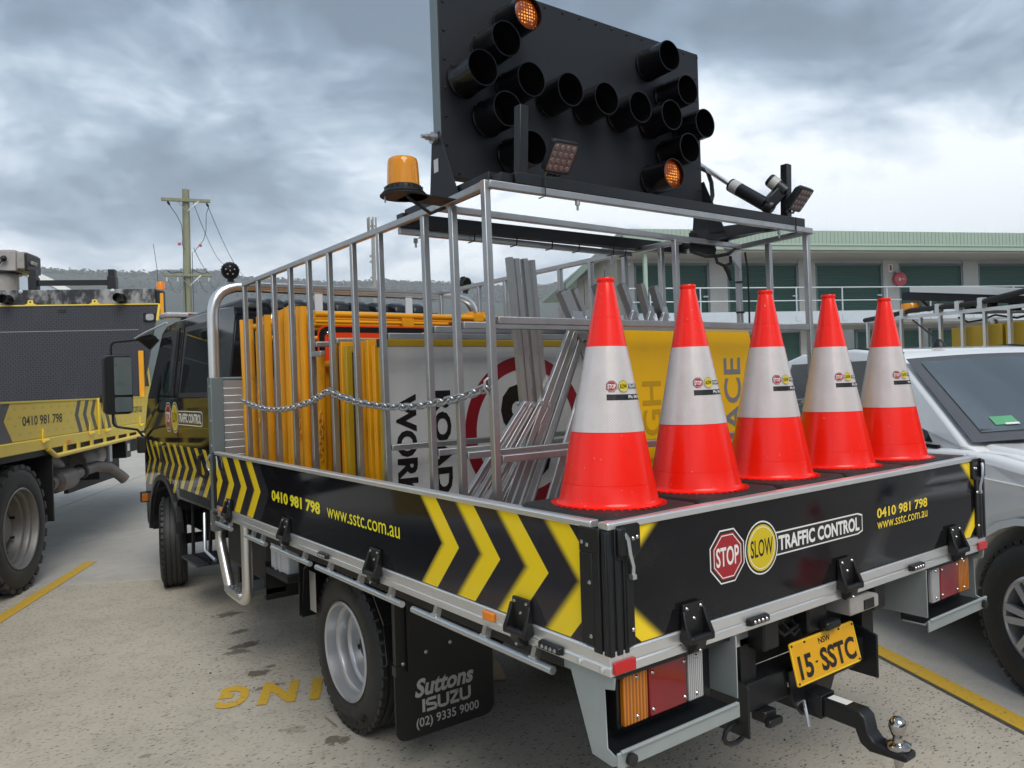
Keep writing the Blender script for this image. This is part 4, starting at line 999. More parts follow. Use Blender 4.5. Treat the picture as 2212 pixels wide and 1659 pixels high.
# cab step
st = P('cab_step', MB().tube([(.27, 5.05, .80), (.25, 5.0, .36), (.25, 4.55, .36), (.27, 4.5, .80)], .014, 8), 'black_satin', smooth=40)
P('tread_plate', MB().box(.16, .42, 4.55, 5.0, .345, .362), 'checker', parent=st)
m = MB().tube([(.20, 4.45, .75), (.17, 4.35, .5), (.20, 4.2, .45)], .012, 8); P('grab_rail', m, 'galv_bright', parent=st, smooth=40)
# side loop step under the tray
lp = [(.052, 3.53, .885), (.052, 3.53, .78)]+bend((.052, 3.53, .78), (.052, 3.54, .72), (.052, 3.36, .43), .06)+bend((.052, 3.54, .74), (.052, 3.36, .435), (.052, 3.1, .425), .03)
l2 = bend((.052, 3.3, .43), (.052, 3.02, .425), (.052, 3.02, .88), .10)+[(.052, 3.02, .885)]
ss = P('side_step', MB().tube(lp+l2, .031, 14), 'stainless', smooth=45)
m = MB().box(.018, .30, 3.10, 3.37, .432, .466)
for i in range(3):
    for j in range(4): m.lathe([(.010, 0), (.007, .004), (0, .004)], (.03+i*.022, 3.13+j*.06, .466), (0, 0, 1), 8)
P('tread_plate', m, 'galv', parent=ss, bev=.003)

# ================================================================ steel cage on the tray
CL, CT, ZF = .1310, .025, .926
GZ = 2.262
def lean(y, z): return y+.012*(z-1.26)
def post(x, y, z0=ZF, z1=GZ-.0127, par=None, name='cage_post'):
    m = MB().bar((x, lean(y, z0), z0), (x, lean(y, z1), z1), CT, CT, (0, 1, 0)); return P(name, m, 'galv', parent=par, bev=.003)
def rail(p, q, par, w=CT, h=CT, name='cage_rail', mat='galv'):
    return P(name, MB().bar(p, q, w, h), mat, parent=par, bev=.003)
XL = CL+CT/2; XR = 1.936-CT/2; XM = 1.472
cage = P('cage', MB().bar((XL, .985, GZ), (XL, 3.205, GZ-.010), CT, CT), 'galv', bev=.003)
rail((XL-.008, .6675, 2.2725), (XL, .985, GZ+.001), cage)
rail((XR+.010, .632, GZ+.012), (XR-.03, 1.02, GZ-.006), cage)
rail((XM, 1.015, GZ-.008), (XM+.015, 3.19, GZ-.006), cage)
rail((XL, .985, GZ-.001), (XR-.02, 1.00, GZ-.004), cage)
rail((XL+.012, 1.30, GZ-.027), (XM, 1.34, GZ-.022), cage)
rail((XL, 3.192, GZ-.010), (XM+.015, 3.178, GZ-.006), cage)
rail((XL-.008, .655, 2.2725), (XR+.010, .640, 2.2745), cage)
for y in (3.18, 2.935, 2.688, 2.440, 2.193, 1.947, 1.69, 1.437, 1.072, .875): post(XL, y, par=cage)
post(XL-.008, .6575, z1=2.288, par=cage)
for y in (3.17, 2.99, 2.70, 2.41, 2.15, 1.886, 1.63, 1.375, 1.13): post(XM+.007*(y-1), y, par=cage)
post(XR-.02, 1.015, par=cage); post(XR-.006, .845, par=cage); post(XR+.006, .650, z1=GZ+.024, par=cage)
post(1.40, .975, z0=1.83, par=cage)
for y, x1 in ((.660, XR), (.868, XR), (1.066, XM), (1.432, XM)):
    rail((XL+.0135, y, 1.829), (x1-.0135, y-.004, 1.831), cage); rail((XL+.0135, y, 1.373), (x1-.0135, y-.004, 1.373), cage)
for y in (1.947, 2.193): rail((XL+.0135, y, 1.84), (XM-.01, y, 1.84), cage)
for z in (1.83, 1.373): rail((XR, .70, z), (XR-.02, 1.0, z), cage)
rail((XL, 2.07, 1.79), (XL, 2.18, 1.79), cage)
P('cage_gusset', MB().prism([(XR-.04, 1.0, GZ-.02), (XR-.16, 1.0, GZ-.02), (XR-.03, 1.0, GZ-.12)], (0, .004, 0)), 'galv', parent=cage)
# cable ties and hanging bolts
def tie(m): P('cable_tie', m, 'plastic', parent=cage)
for x, y, z in ((.36, .640, GZ+.03), (1.80, .632, GZ+.03)): tie(MB().tube([(x, y-.006, z+.03), (x, y-.006, z-.038), (x, y+.03, z-.038)], .0025, 5))
for x in (.26, .50, .72, .92, 1.08, 1.30, 1.38): tie(MB().tube([(x, 1.27, GZ+.03), (x, 1.285, GZ-.042), (x, 1.33, GZ-.042)], .003, 5))
for z in (2.08, 1.93): tie(MB().lathe([(.021, 0), (.021, .008)], (XR-.02, 1.02, z), (0, 0, 1), 10))
for x, y, z in ((.52, .652, GZ+.000), (1.70, .646, GZ-.000), (.245, 1.33, GZ-.045), (1.33, 1.33, GZ-.04)):
    P('bolt', MB().cyl((x, y, z), (x, y, z-.018), .009, 6).cyl((x, y, z-.018), (x, y, z-.036), .0045, 8), 'galv', parent=cage)

# ---- arrow board and its frame (bolted to the cage)
AB = P('arrow_board', MB().prism([(x, .996, z) for x, z in ((.178, 2.44), (.225, 2.385), (1.560, 2.385), (1.612, 2.44), (1.612, 3.145), (.178, 3.145))], (0, .050, 0)), 'board_black', bev=.002)
P('lit_edge_strip', MB().box(.1745, .1775, .998, 1.046, 2.445, 3.14), 'grey_post', parent=AB)  # grey strip puts the lit look of the board's left side into colour
op = {'L1': (.488, 3.003), 'L2': (.383, 2.880), 'L3': (.274, 2.7515), 'L4': (.379, 2.623), 'L5': (.490, 2.497), 'S1': (.493, 2.754), 'S2': (.6855, 2.754), 'S3': (.877, 2.755),
      'S4': (1.070, 2.756), 'S5': (1.262, 2.757), 'R1': (1.259, 3.013), 'R2': (1.370, 2.887), 'R3': (1.480, 2.7575), 'R4': (1.371, 2.631), 'R5': (1.264, 2.504)}
vm = None
for k, (x, z) in op.items():
    if vm is None:
        m = MB().lathe([(.068, .0), (.0695, .010), (.0665, .014), (.066, .05), (.0645, .138), (.0615, .138), (.0605, .02), (.0, .018)], (0, 0, 0), (0, -1, 0), 48, close=False)
        v = P('lamp_visor', m, 'tube_black', parent=AB, smooth=40); vm = v.data
    else: v = link('lamp_visor', vm, AB)
    v.location = (x, .994, z)
    lit = k in ('L1', 'R5')
    d = .118 if lit else .030
    ln = MB().lathe([(.060, 0), (.056, .004), (.040, .009), (.0, .012)], (0, 0, 0), (0, -1, 0), 32, close=False)
    o = P('lamp_lens', ln, 'lamp_lit' if lit else 'lamp_off', parent=AB, smooth=60, label='lit amber lamp lens' if lit else None); o.location = (x, .994-d, z)
    r = MB(); rivets(r, [(x+.068*math.cos(a), .982, z+.068*math.sin(a)) for a in (.9, 2.5, 4.0)], (0, -1, 0), .004); P('screw', r, 'black_satin', parent=AB)
m = MB()
rivets(m, [(.200, .995, 2.50+i*.105) for i in range(7)]+[(.225+i*.092, .995, 3.128) for i in range(16)]+[(.25+i*.1, .995, 2.402) for i in range(14)]+[(1.592, .995, 2.5+i*.105) for i in range(6)], (0, -1, 0), .0055)
P('panel_screw', m, 'plastic', parent=AB)
# base frame
fr = P('board_frame', MB().box(.190, .240, .655, .715, 2.2855, 2.320).prism([(.240, .641, 2.286), (.240, .641, 2.324), (.240, .700, 2.324), (.240, .700, 2.286)], (1.645, -.006, .003)), 'black_satin', bev=.002)
P('frame_beam', MB().bar((.15, 1.285, GZ+.012), (1.80, 1.285, GZ+.018), .05, .05), 'black_satin', parent=fr, bev=.002)
for x in (.205, 1.79): P('frame_beam', MB().bar((x, .715, GZ+.05), (x-.02, 1.265, GZ+.028), .045, .045), 'black_satin', parent=fr, bev=.002)
P('frame_beam', MB().bar((1.60, 1.06, GZ+.03), (1.80, .72, GZ+.045), .045, .05), 'black_satin', parent=fr, bev=.002)
for x, z1 in ((.290, 2.563), (1.803, 2.574)): P('frame_upright', MB().bar((x, .678, 2.31), (x+.012, .678, z1), .036, .036, (0, 1, 0)), 'black_satin', parent=fr, bev=.003)
def bracket(x, s):
    m = MB().prism([(x, .880, 2.292), (x, 1.075, 2.300), (x, 1.045, 2.54), (x, .995, 2.545), (x, .985, 2.52)], (s*.005, 0, 0)); b = P('pivot_bracket', m, 'board_black', parent=fr, bev=.001)
    return b
bracket(.165, 1); bracket(1.625, 1)
m = MB().cyl((.178, 1.022, 2.525), (.150, 1.022, 2.525), .022, 14); m.cyl((.15, 1.022, 2.525), (.125, 1.022, 2.525), .011, 6); m.cyl((.125, 1.022, 2.525), (.108, 1.022, 2.525), .007, 10); P('pivot_bolt', m, 'galv', parent=fr, smooth=35)
m = MB().prism([(.1645, 1.005, 2.40), (.1645, 1.035, 2.40), (.1645, 1.035, 2.448), (.1645, 1.005, 2.448)], (-.001, 0, 0)); P('slot', m, 'tank_white', parent=fr)
P('lower_bracket', MB().prism([(1.545, 1.02, 2.205), (1.545, 1.02, 2.30), (1.70, 1.02, 2.30), (1.735, 1.02, 2.235), (1.72, 1.02, 2.205)], (0, .006, 0)), 'board_black', parent=fr)
# actuator
a0, a1, a2, a3 = Vector((1.69, 1.085, 2.665)), Vector((1.70, .935, 2.545)), Vector((1.71, .905, 2.52)), Vector((1.735, .735, 2.395))
ac = P('actuator', MB().tube([a2, a3], .031, 18), 'black_satin', parent=fr, smooth=40)
P('actuator_rod', MB().tube([a0, a1, a2], .011, 12), 'galv_bright', parent=fr, smooth=40)
P('actuator_gearbox', MB().tube([a3, a3+Vector((.012, -.03, -.025))], [.034, .028], 14).bar(a3+Vector((-.005, -.005, -.01)), a3+Vector((.055, -.035, .055)), .06, .055), 'black_satin', parent=fr, bev=.006)
q0 = Vector((1.765, .735, 2.515)); q1 = Vector((1.80, .672, 2.445))
P('actuator_motor', MB().tube([q0, q0+(q1-q0)*.08, q1], [.026, .030, .030], 18), 'black_satin', parent=fr, smooth=40)
P('motor_label', MB().tube([q0+(q1-q0)*.16, q0+(q1-q0)*.5], .0307, 18, caps=False), 'print_silver', parent=fr, smooth=40)
u_ = (a3-a2).normalized()
P('actuator_label', MB().tube([a2+u_*.01, a2+u_*.055], .0316, 18, caps=False), 'print_silver', parent=fr, smooth=40)
P('cable', MB().tube([(1.67, 1.05, 2.63), (1.70, 1.03, 2.61), (1.725, 1.03, 2.56), (1.73, 1.03, 2.50), (1.70, 1.04, 2.40), (1.66, 1.04, 2.33)], .011, 8), 'rubber', parent=fr, smooth=40)
m = MB().tube([(1.56, 1.03, 2.215), (1.64, 1.01, 2.195), (1.72, 1.0, 2.20), (1.80, 1.0, 2.215), (1.86, 1.0, 2.25), (1.80, 1.01, 2.275), (1.72, 1.03, 2.262)], .009, 7)
m.tube([(1.70, 1.0, 2.20), (1.70, .99, 2.165), (1.74, .98, 2.150), (1.79, .98, 2.165), (1.80, .99, 2.20)], .008, 7); m.tube([(1.74, .98, 2.155), (1.755, .97, 2.12), (1.77, .97, 2.08)], [.012, .012, .008], 8)
m.tube([(1.915, .99, 2.23), (1.925, .985, 2.15), (1.928, .985, 2.0), (1.925, .985, 1.8)], .005, 6)
P('cable', m, 'rubber', parent=fr, smooth=40)
def square_lamp(c, face, tilt):
    f = Vector(face).normalized(); c = Vector(c); ref = Vector((0, 0, 1)); s = f.cross(ref).normalized()
    u = s.cross(f).normalized(); u2 = u*math.cos(tilt)+s*math.sin(tilt); s2 = s*math.cos(tilt)-u*math.sin(tilt)
    m = MB(); b = []
    for k, h in ((0, .057), (-.02, .057), (-.040, .040)):
        b += [c+f*k+s2*(x)+u2*(y) for x, y in roundrect(-h, h, -h, h, .012, 3)]
    n = len(b)//3; m.add(b, [tuple(range(n)), tuple(range(3*n-1, 2*n-1, -1))]+[(r*n+i, r*n+(i+1) % n, (r+1)*n+(i+1) % n, (r+1)*n+i) for r in (0, 1) for i in range(n)])
    l = P('square_work_lamp', m, 'black_satin', parent=fr, bev=.002)
    m = MB(); m.add([c+f*.0015+s2*x+u2*y for x, y in roundrect(-.050, .050, -.050, .050, .008, 3)], [tuple(range(n))]); P('lamp_face', m, 'led_face', parent=fr)
    d = MB()
    for i in range(4):
        for j in range(4): d.lathe([(.0088, 0), (.006, .003), (.003, .0022), (0, .002)], c+f*.0018+s2*(-.036+.024*i)+u2*(-.036+.024*j), f, 12)
    P('led_lens', d, 'led_ring', parent=fr, smooth=50)
    m = MB(); m.tube([c-u2*.058-s2*.03-f*.015, c-u2*.070-s2*.03-f*.015, c-u2*.073-s2*.0-f*.015, c-u2*.070+s2*.03-f*.015, c-u2*.058+s2*.03-f*.015], .006, 6); m.cyl(c-u2*.05-s2*.036-f*.015, c-u2*.05-s2*.02-f*.015, .010, 8)
    P('lamp_bracket', m, 'chrome', parent=fr, smooth=40)
square_lamp((.430, .625, 2.392), (-.05, -1, -.78), .0); square_lamp((1.822, .610, 2.400), (.12, -1, -.85), .0)

# ---- beacon
bq = Vector((-.048, .885, 2.258))
bc = P('beacon', MB().lathe([(.050, .004), (.072, .004), (.074, .010), (.062, .022), (.056, .034), (.052, .036)], bq, (0, 0, 1), 36), 'plastic', smooth=30)
m = MB().lathe([(.080, 0), (.080, .004)], bq, (0, 0, 1), 36); m.prism([bq+Vector((x, y, 0)) for x, y in ((0, -.06), (.19, -.045), (.19, .06), (0, .06))], (0, 0, .004)); P('beacon_plate', m, 'board_black', parent=bc)
m = MB()
for i in range(18):
    a = 2*PI*i/18; m.bar(bq+Vector((math.cos(a)*.060, math.sin(a)*.060, .012)), bq+Vector((math.cos(a)*.060, math.sin(a)*.060, .030)), .010, .010, (math.cos(a), math.sin(a), 0))
P('base_lug', m, 'plastic', parent=bc)
P('beacon_dome', MB().lathe([(.0545, .036), (.053, .080), (.051, .112), (.048, .124), (.042, .128), (0, .129)], bq, (0, 0, 1), 40), 'amber', parent=bc, smooth=50)
m = MB().lathe([(.030, .036), (.030, .11), (0, .11)], bq, (0, 0, 1), 12); P('led_core', m, 'lens_amber', parent=bc)
P('cable', MB().tube([bq+Vector((.0, -.02, 0)), bq+Vector((.02, -.03, -.02)), bq+Vector((.09, -.02, -.05)), bq+Vector((.16, 0, -.02))], .006, 6), 'rubber', parent=bc, smooth=40)
P('drain_pin', MB().cyl(bq+Vector((-.06, .02, 0)), bq+Vector((-.06, .02, -.022)), .003, 6), 'galv', parent=bc)

# ================================================================ cargo: cones
P('cone_shelf', MB().box(.045, W-.045, .045, .42, .93, 1.2395), 'plastic')
def cone_label(H, r_at, ang0):
    def fn(a, b, l):
        z = .364+b*.0168; r = r_at(z)+.0008+l*.0004; t = ang0+a*.0168/r; return Vector((r*math.cos(t), r*math.sin(t), z))
    return logo(fn, th=.27, tb=0.01)
def make_cone():
    t = thing('traffic_cone', 'red cone', 'traffic cone', 'red traffic cones standing along the tailgate')
    H, r0, r1 = .672, .1411, .0227
    r_at = lambda z: r0+(r1-r0)*(z-.045)/(.66-.045)
    b = MB(); q = roundrect(-.183, .183, -.183, .183, .028, 5); n = len(q); ring = []
    for k, (sc, z) in enumerate(((.97, 0), (1, .006), (1, .024), (.965, .032), (.80, .036))): ring += [Vector((x*sc, y*sc, z)) for x, y in q]
    b.add(ring, [tuple(range(n-1, -1, -1)), tuple(4*n+i for i in range(n))]+[(r*n+i, r*n+(i+1) % n, (r+1)*n+(i+1) % n, (r+1)*n+i) for r in range(4) for i in range(n)])
    b.build('base', 'rubber', t, smooth=40)
    c = MB().lathe([(.1515, .036), (.152, .0385), (.147, .0405), (.1425, .044), (r_at(.050), .050), (r_at(.095), .095), (r_at(.0955)-.0012, .0955), (r_at(.096)-.0004, .096)] +
                   [(r_at(z), z) for z in (.17, .238, .36, .476, .555)]+[(r_at(.5555)-.0012, .5555), (r_at(.556)-.0006, .556), (r_at(.62), .62), (r_at(.655), .655), (.0230, .657), (.0232, .660), (.0250, .663), (.0252, .669), (.0240, .672), (.0190, .672), (.0185, .62)], (0, 0, 0), (0, 0, 1), 64, close=False)
    body = c.build('body', 'cone', t, smooth=50)
    f = MB()
    for i in range(44):
        a = 2*PI*i/44; e = Vector((math.cos(a), math.sin(a), 0)); tg = Vector((-e.y, e.x, 0))
        f.bar(e*.153+Vector((0, 0, .0375)), e*.164+Vector((0, 0, .0365)), .005, .002)
    f.build('moulding_tabs', 'cone', body)
    s = MB().lathe([(r_at(.238)+.0002, .238), (r_at(.238)+.0012, .2385), (r_at(.476)+.0012, .4755), (r_at(.476)+.0002, .476)], (0, 0, 0), (0, 0, 1), 64, close=False)
    band = s.build('reflective_band', 'reflective', t, smooth=50)
    ang0 = -PI*0.70
    lm, mats = cone_label(H, lambda z: r_at(z)+.0008, ang0); lm.build('company_emblem', mats, band)
    m = MB()
    def strip(a0, a1, z0, z1, lay):
        n = 14; vs = []
        for z in (z0, z1):
            for i in range(n+1): r = r_at(z)+.0013+lay*.0005; t_ = ang0+(a0+(a1-a0)*i/n)*.0168/r; vs.append((r*math.cos(t_), r*math.sin(t_), z))
        m.add(vs, [(i, i+1, n+2+i, n+1+i) for i in range(n)])
    strip(-.9, 9.9, .326, .342, 1)
    m.cur = 1; vs, fs = text_geo('Ph: 0410 981 798', .02)
    out = []
    for a, b_ in vs:
        z = .3308+b_*.0085; r = r_at(z)+.0030; t_ = ang0+(3.0+a*6.4)*.0168/r; out.append((r*math.cos(t_), r*math.sin(t_), z))
    m.add(out, fs); m.build('phone_label', ['print_black', 'print_white'], band)
    return t
cone0 = make_cone()
CONES = [((.203, .205, 1.2395), 0.03, 'red cone nearest the left rear corner of the tray, its black base over both boards'),
         ((.588, .216, 1.2395), 0.02, 'second red cone from the left along the tailgate, in front of the yellow sign'),
         ((.985, .224, 1.2395), 0.06, 'middle red cone of the row behind the tailgate, right of the letters ACE'),
         ((1.366, .214, 1.2395), -0.04, 'fourth red cone from the left, between the middle and right end cones'),
         ((1.745, .205, 1.2395), 0.02, 'red cone at the right end of the row, against the white ute')]
for i, (loc, rz, lab) in enumerate(CONES):
    c = cone0 if i == 0 else dup(cone0, loc)
    c.location = loc; c.rotation_euler = (((.010, .016), (-.004, -.004), (.006, .002), (-.006, .004), (.003, -.005))[i]+(rz,)); c['label'] = lab
c = dup(cone0, (3.95, -1.95, 0), (0, 0, .4), 'red cone standing on the concrete ahead of the white ute'); c['group'] = 'loose cones on the yard'

# ================================================================ cargo: signs and stands
TOPX, TOPZ = 1, 1
rw = thing('road_work_sign', 'grey white ROAD WORK sign with red speed roundel lying sideways in the cage', 'road sign', loc=(.9, 1.54, ZF))
Y = 1.535
MB().box(.205, 1.42, Y, Y+.003, .95, 1.795).build('sign_face', 'sign_white', rw)
m = MB().bar((.19, Y+.012, 1.808), (1.435, Y+.012, 1.808), .03, .03); m.bar((.19, Y+.012, .94), (.19, Y+.012, 1.823), .03, .03, (0, 1, 0)); m.bar((1.435, Y+.012, .94), (1.435, Y+.012, 1.823), .03, .03, (0, 1, 0)); m.bar((.19, Y+.012, .94), (1.435, Y+.012, .94), .03, .03)
m.build('sign_frame', 'mustard', rw, bev=.002)
MB().bar((.172, Y+.012, 1.808), (.19, Y+.012, 1.808), .034, .034).build('corner_cap', 'plastic', rw)
m = MB()
put_text(m, 'WORK', (.237, Y-.0015, 1.588), (0, 0, -.46), (.100, 0, 0), .04); put_text(m, 'ROAD', (.420, Y-.0015, 1.598), (0, 0, -.455), (.092, 0, 0), .04)
put_text(m, '60', (.785, Y-.0015, 1.615), (0, 0, -.47), (.30, 0, 0), .035)
m.build('lettering', 'print_black', rw)
m = MB(); disc(m, (.938, Y-.001, 1.394), (1, 0, 0), (0, 0, 1), .355, 72, .292); m.build('red_roundel', 'sign_red', rw)

og = thing('detour_sign', 'bright orange sign with black border standing behind the yellow framed sign', 'road sign', loc=(.8, 2.345, ZF))
Y = 2.345
MB().prism([(x, Y, z) for x, z in roundrect(.235, 1.46, .95, 1.948, .05)], (0, .003, 0)).build('sign_face', 'sign_orange', og)
o_, i_ = roundrect(.243, 1.452, .958, 1.940, .045), roundrect(.272, 1.423, .987, 1.911, .03)
MB().add([(x, Y-.001, z) for x, z in o_]+[(x, Y-.001, z) for x, z in i_], [(i, (i+1) % len(o_), len(o_)+(i+1) % len(o_), len(o_)+i) for i in range(len(o_))]).build('black_border', 'print_black', og)
m = MB(); rivets(m, [(.292, Y-.0025, 1.905), (.85, Y-.0025, 1.905), (1.38, Y-.0025, 1.905)], (0, -1, 0), .010); m.build('sign_bolt', 'chrome', og, smooth=30)

ys = thing('rough_surface_sign', 'yellow sign with peeling grey letters lying sideways behind the cones', 'road sign', loc=(1.2, .755, ZF))
Y = .752
MB().prism([(x, Y, z) for x, z in roundrect(.80, 1.612, .95, 1.812, .02)], (0, .003, 0)).build('sign_face', 'sign_yellow', ys)
m = MB(); put_text(m, 'SURFACE', (1.535, Y-.0015, 1.00), (0, 0, .70), (-.115, 0, 0), .012); m.build('lettering', 'print_grey', ys)
m = MB(); put_text(m, 'ROUGH', (1.025, Y-.0012, 1.06), (0, 0, .55), (-.11, 0, 0), .014); m.build('faded_lettering', 'ghost', ys)
MB().box(1.27, 1.612, Y+.006, Y+.018, 1.76, 1.822).build('backing_board', 'cardboard', ys)

# framed signs standing edge-on, between the barrier poles and the ROAD WORK sign
def framed(y, top, mat, lab, x0=.175, tilt=0.0):
    t = thing('framed_sign', lab, 'road sign', 'yellow framed signs stacked edge-on in the cage', loc=(.8, y, ZF))
    f = lambda z: y+tilt*(z-ZF)
    MB().bar((x0+.012, f(.94), .94), (x0+.012, f(top), top), .028, .030, (0, 1, 0)).bar((x0+.024, f(top-.015), top-.015), (1.42, f(top-.015), top-.015), .030, .030).bar((1.43, f(.94), .94), (1.43, f(top), top), .028, .03, (0, 1, 0)).build('sign_frame', mat, t, bev=.002)
    m = MB().add([(x0+.026, f(.95)+.002, .95), (1.42, f(.95)+.002, .95), (1.42, f(top-.03)+.002, top-.03), (x0+.026, f(top-.03)+.002, top-.03)], [(0, 1, 2, 3)]); m.build('sign_back', 'sign_back', t)
    return t
framed(2.02, 1.860, 'yellow_steel', 'widest yellow framed sign seen edge-on, right of the short yellow pole', .165)
framed(1.940, 1.836, 'yellow_steel', 'yellow frame edge directly right of the widest frame edge, slightly shorter')
framed(1.885, 1.815, 'mustard', 'dull frame edge half hidden behind the cage post')
framed(1.722, 1.826, 'yellow_steel', 'yellow frame edge right of the dark gap, leaning forward', .175, .0)
framed(1.665, 1.828, 'yellow_steel', 'middle one of three yellow frame edges left of the ROAD WORK sign')
framed(1.602, 1.800, 'yellow_steel', 'yellow frame edge nearest to the ROAD WORK sign, with a black corner cap')
# shovel-like dark blade in the gap
sh = thing('shovel', 'worn brown shovel blade standing in the gap between the yellow frames', 'shovel', loc=(.2, 1.79, ZF))
MB().prism([(.215, y, z) for y, z in ((1.745, .93), (1.735, 1.42), (1.75, 1.50), (1.79, 1.53), (1.83, 1.50), (1.845, 1.42), (1.84, .93))], (.006, 0, 0)).build('blade', 'yellow_steel_worn', sh)
MB().cyl((.219, 1.79, 1.5), (.219, 1.80, 1.80), .016, 10).build('handle', 'dark', sh, smooth=40)

# tubular yellow barrier frames standing across the tray
def barrier(y, top, dx, mat, lab, x=.215, width=1.15, r=.0215, low=1.0):
    t = thing('tube_barrier', lab, 'barrier', 'yellow tube barrier frames standing in the cage', loc=(.8, y, ZF))
    f = lambda z: y+dx*(z-ZF)
    for xx in (x, x+width):
        MB().tube([(xx, f(ZF+.004), ZF+.004), (xx, f(top), top)], r, 14).build('leg', mat, t, smooth=40)
    MB().cyl((x, f(top), top), (x, f(top), top+.002), r*.86, 14).build('end_cap', 'plastic', t)
    MB().tube([(x, f(top-.045), top-.045), (x+width, f(top-.045), top-.045)], r*.85, 12).build('top_tube', mat, t, smooth=40)
    MB().tube([(x, f(low), low), (x+width, f(low), low)], r*.8, 10).build('cross_tube', mat, t, smooth=40)
    return t
barrier(3.43, 2.066, .035, 'yellow_steel', 'leftmost yellow tube barrier, against the silver headboard')
barrier(3.335, 2.062, .035, 'yellow_steel_worn', 'scuffed yellow tube barrier second from the headboard', .225)
barrier(3.275, 1.985, .01, 'yellow_steel_worn', 'lower scuffed yellow barrier third from the headboard with worn paint', .25)
barrier(3.140, 2.060, .015, 'yellow_steel_worn', 'rust flecked yellow barrier just right of the second cage post')
barrier(3.010, 2.058, .012, 'yellow_steel', 'clean yellow barrier just left of the third cage post')
barrier(2.862, 2.064, -.02, 'yellow_steel', 'first of the tight bundle of yellow barriers, right of the third cage post')
barrier(2.790, 2.062, .0, 'yellow_steel', 'second of the tight bundle of yellow barriers')
barrier(2.705, 2.069, -.005, 'yellow_steel', 'third of the tight bundle, where the bundle gets taller', .215)
barrier(2.635, 2.070, -.01, 'yellow_steel', 'tallest yellow barrier in the middle of the tight bundle', .205)
barrier(2.560, 2.062, -.005, 'yellow_steel', 'fifth of the tight bundle of yellow barriers', .225)
barrier(2.470, 2.054, .01, 'yellow_steel', 'right end of the tight bundle, beside the fifth cage post')
barrier(2.285, 1.788, -.02, 'yellow_steel', 'short yellow barrier standing in front of the orange sign', .215, 1.0)
barrier(2.318, 1.745, .0, 'yellow_steel', 'shortest yellow barrier, right behind the short one at the orange sign', .26, 1.0)
# rails stacked flat across the top of the frames
for k, (y, z, x1) in enumerate(((2.375, 2.006, 1.50), (2.43, 1.985, 1.42), (2.372, 1.968, 1.03))):
    t = thing('barrier_rail', ('upper yellow rail lying across the barrier frames', 'middle yellow rail lying across the barrier frames', 'thin lower yellow rail ending in a bracket above the orange sign')[k], 'barrier rail', 'loose yellow rails across the barriers', loc=(.8, y, z))
    MB().tube([(.235, y, z), (x1, y, z)], .017 if k < 2 else .010, 12).build('tube', 'yellow_steel', t, smooth=40)
    MB().box(x1-.30, x1-.23, y-.022, y+.022, z-.022, z+.024).build('sleeve', 'yellow_steel', t, bev=.003)
for x, y in ((1.36, 2.0), (1.41, 2.0)):
    t = thing('yellow_pole', ('left one of two short yellow pole ends above the rear cross rail', 'right one of two short yellow pole ends above the rear cross rail')[x > 1.38], 'pole', loc=(x, y, ZF))
    MB().tube([(x, y, ZF+.004), (x, y, 1.955)], .018, 12).build('tube', 'yellow_steel', t, smooth=40)

# small chains hanging on the barriers
def chain_thing(pts, lab, wire=.0042, pitch=.030, wid=.0125, mat='galv', group=None, name='chain'):
    t = thing(name, lab, 'chain', group, loc=pts[0])
    pts = [Vector(p) for p in pts]
    d = [0]
    for a, b in zip(pts, pts[1:]): d.append(d[-1]+(b-a).length)
    lm = MB(); lpts = []
    hl = pitch*.5+wire*1.0-wid+wire
    for k in range(9): a = -PI/2+PI*k/8; lpts.append((hl+wid*math.cos(a)*.9, wid*math.sin(a), 0))
    for k in range(9): a = PI/2+PI*k/8; lpts.append((-hl+wid*math.cos(a)*.9, wid*math.sin(a), 0))
    lm.tube(lpts, wire, 6, closed=True); me = None
    N_ = int(d[-1]/pitch)
    for i in range(N_):
        s = (i+.5)*d[-1]/N_; k = max(j for j in range(len(d)) if d[j] <= s+1e-9); k = min(k, len(pts)-2)
        c = pts[k].lerp(pts[k+1], (s-d[k])/(d[k+1]-d[k])); x = (pts[k+1]-pts[k]).normalized()
        ref = Vector((0, 0, 1)) if abs(x.z) < .9 else Vector((0, 1, 0)); yv = x.cross(ref).normalized(); zv = x.cross(yv)
        ang = (PI/4 if i % 2 else -PI/4)+random.uniform(-.2, .2); y2 = yv*math.cos(ang)+zv*math.sin(ang); z2 = x.cross(y2)
        if me is None: o = lm.build('link', mat, t, smooth=60); me = o.data
        else: o = link('link', me, t)
        o.matrix_basis = Matrix(((x.x, y2.x, z2.x, c.x), (x.y, y2.y, z2.y, c.y), (x.z, y2.z, z2.z, c.z), (0, 0, 0, 1)))
    return t
def sag(a, b, s, n=18):
    a, b = Vector(a), Vector(b); return [a.lerp(b, i/n)-Vector((0, 0, s*4*(i/n)*(1-i/n))) for i in range(n+1)]
cp = sag((.118, 3.215, 1.570), (.116, 1.950, 1.612), .070, 24); cp += sag((.116, 1.950, 1.612), (.116, .672, 1.608), .068, 24)[1:]
ch = chain_thing(cp, 'galvanised chain sagging in two loops along the left side of the cage', .0046, .036, .0135)
MB().tube([(.120, .668, 1.640), (.108, .668, 1.632), (.106, .668, 1.606), (.118, .668, 1.592)], .005, 8).build('hook', 'galv', ch, smooth=40)
MB().tube([(.120, .70, 1.620), (.108, .70, 1.60), (.120, .70, 1.59)], .004, 8).build('hook', 'galv', ch, smooth=40)
chain_thing([(1.95, .655, 1.50), (1.955, .75, 1.485), (1.95, .86, 1.50), (1.945, 1.0, 1.53)], 'short piece of chain on the right side of the cage, seen between the cones', .0046, .036, .0135)
chain_thing([(.196, 2.55, 1.60), (.194, 2.55, 1.36)], 'yellow hanging chain on the tight bundle of barriers', .0035, .028, .0105, 'yellow_steel', 'small chains hanging from the barriers')
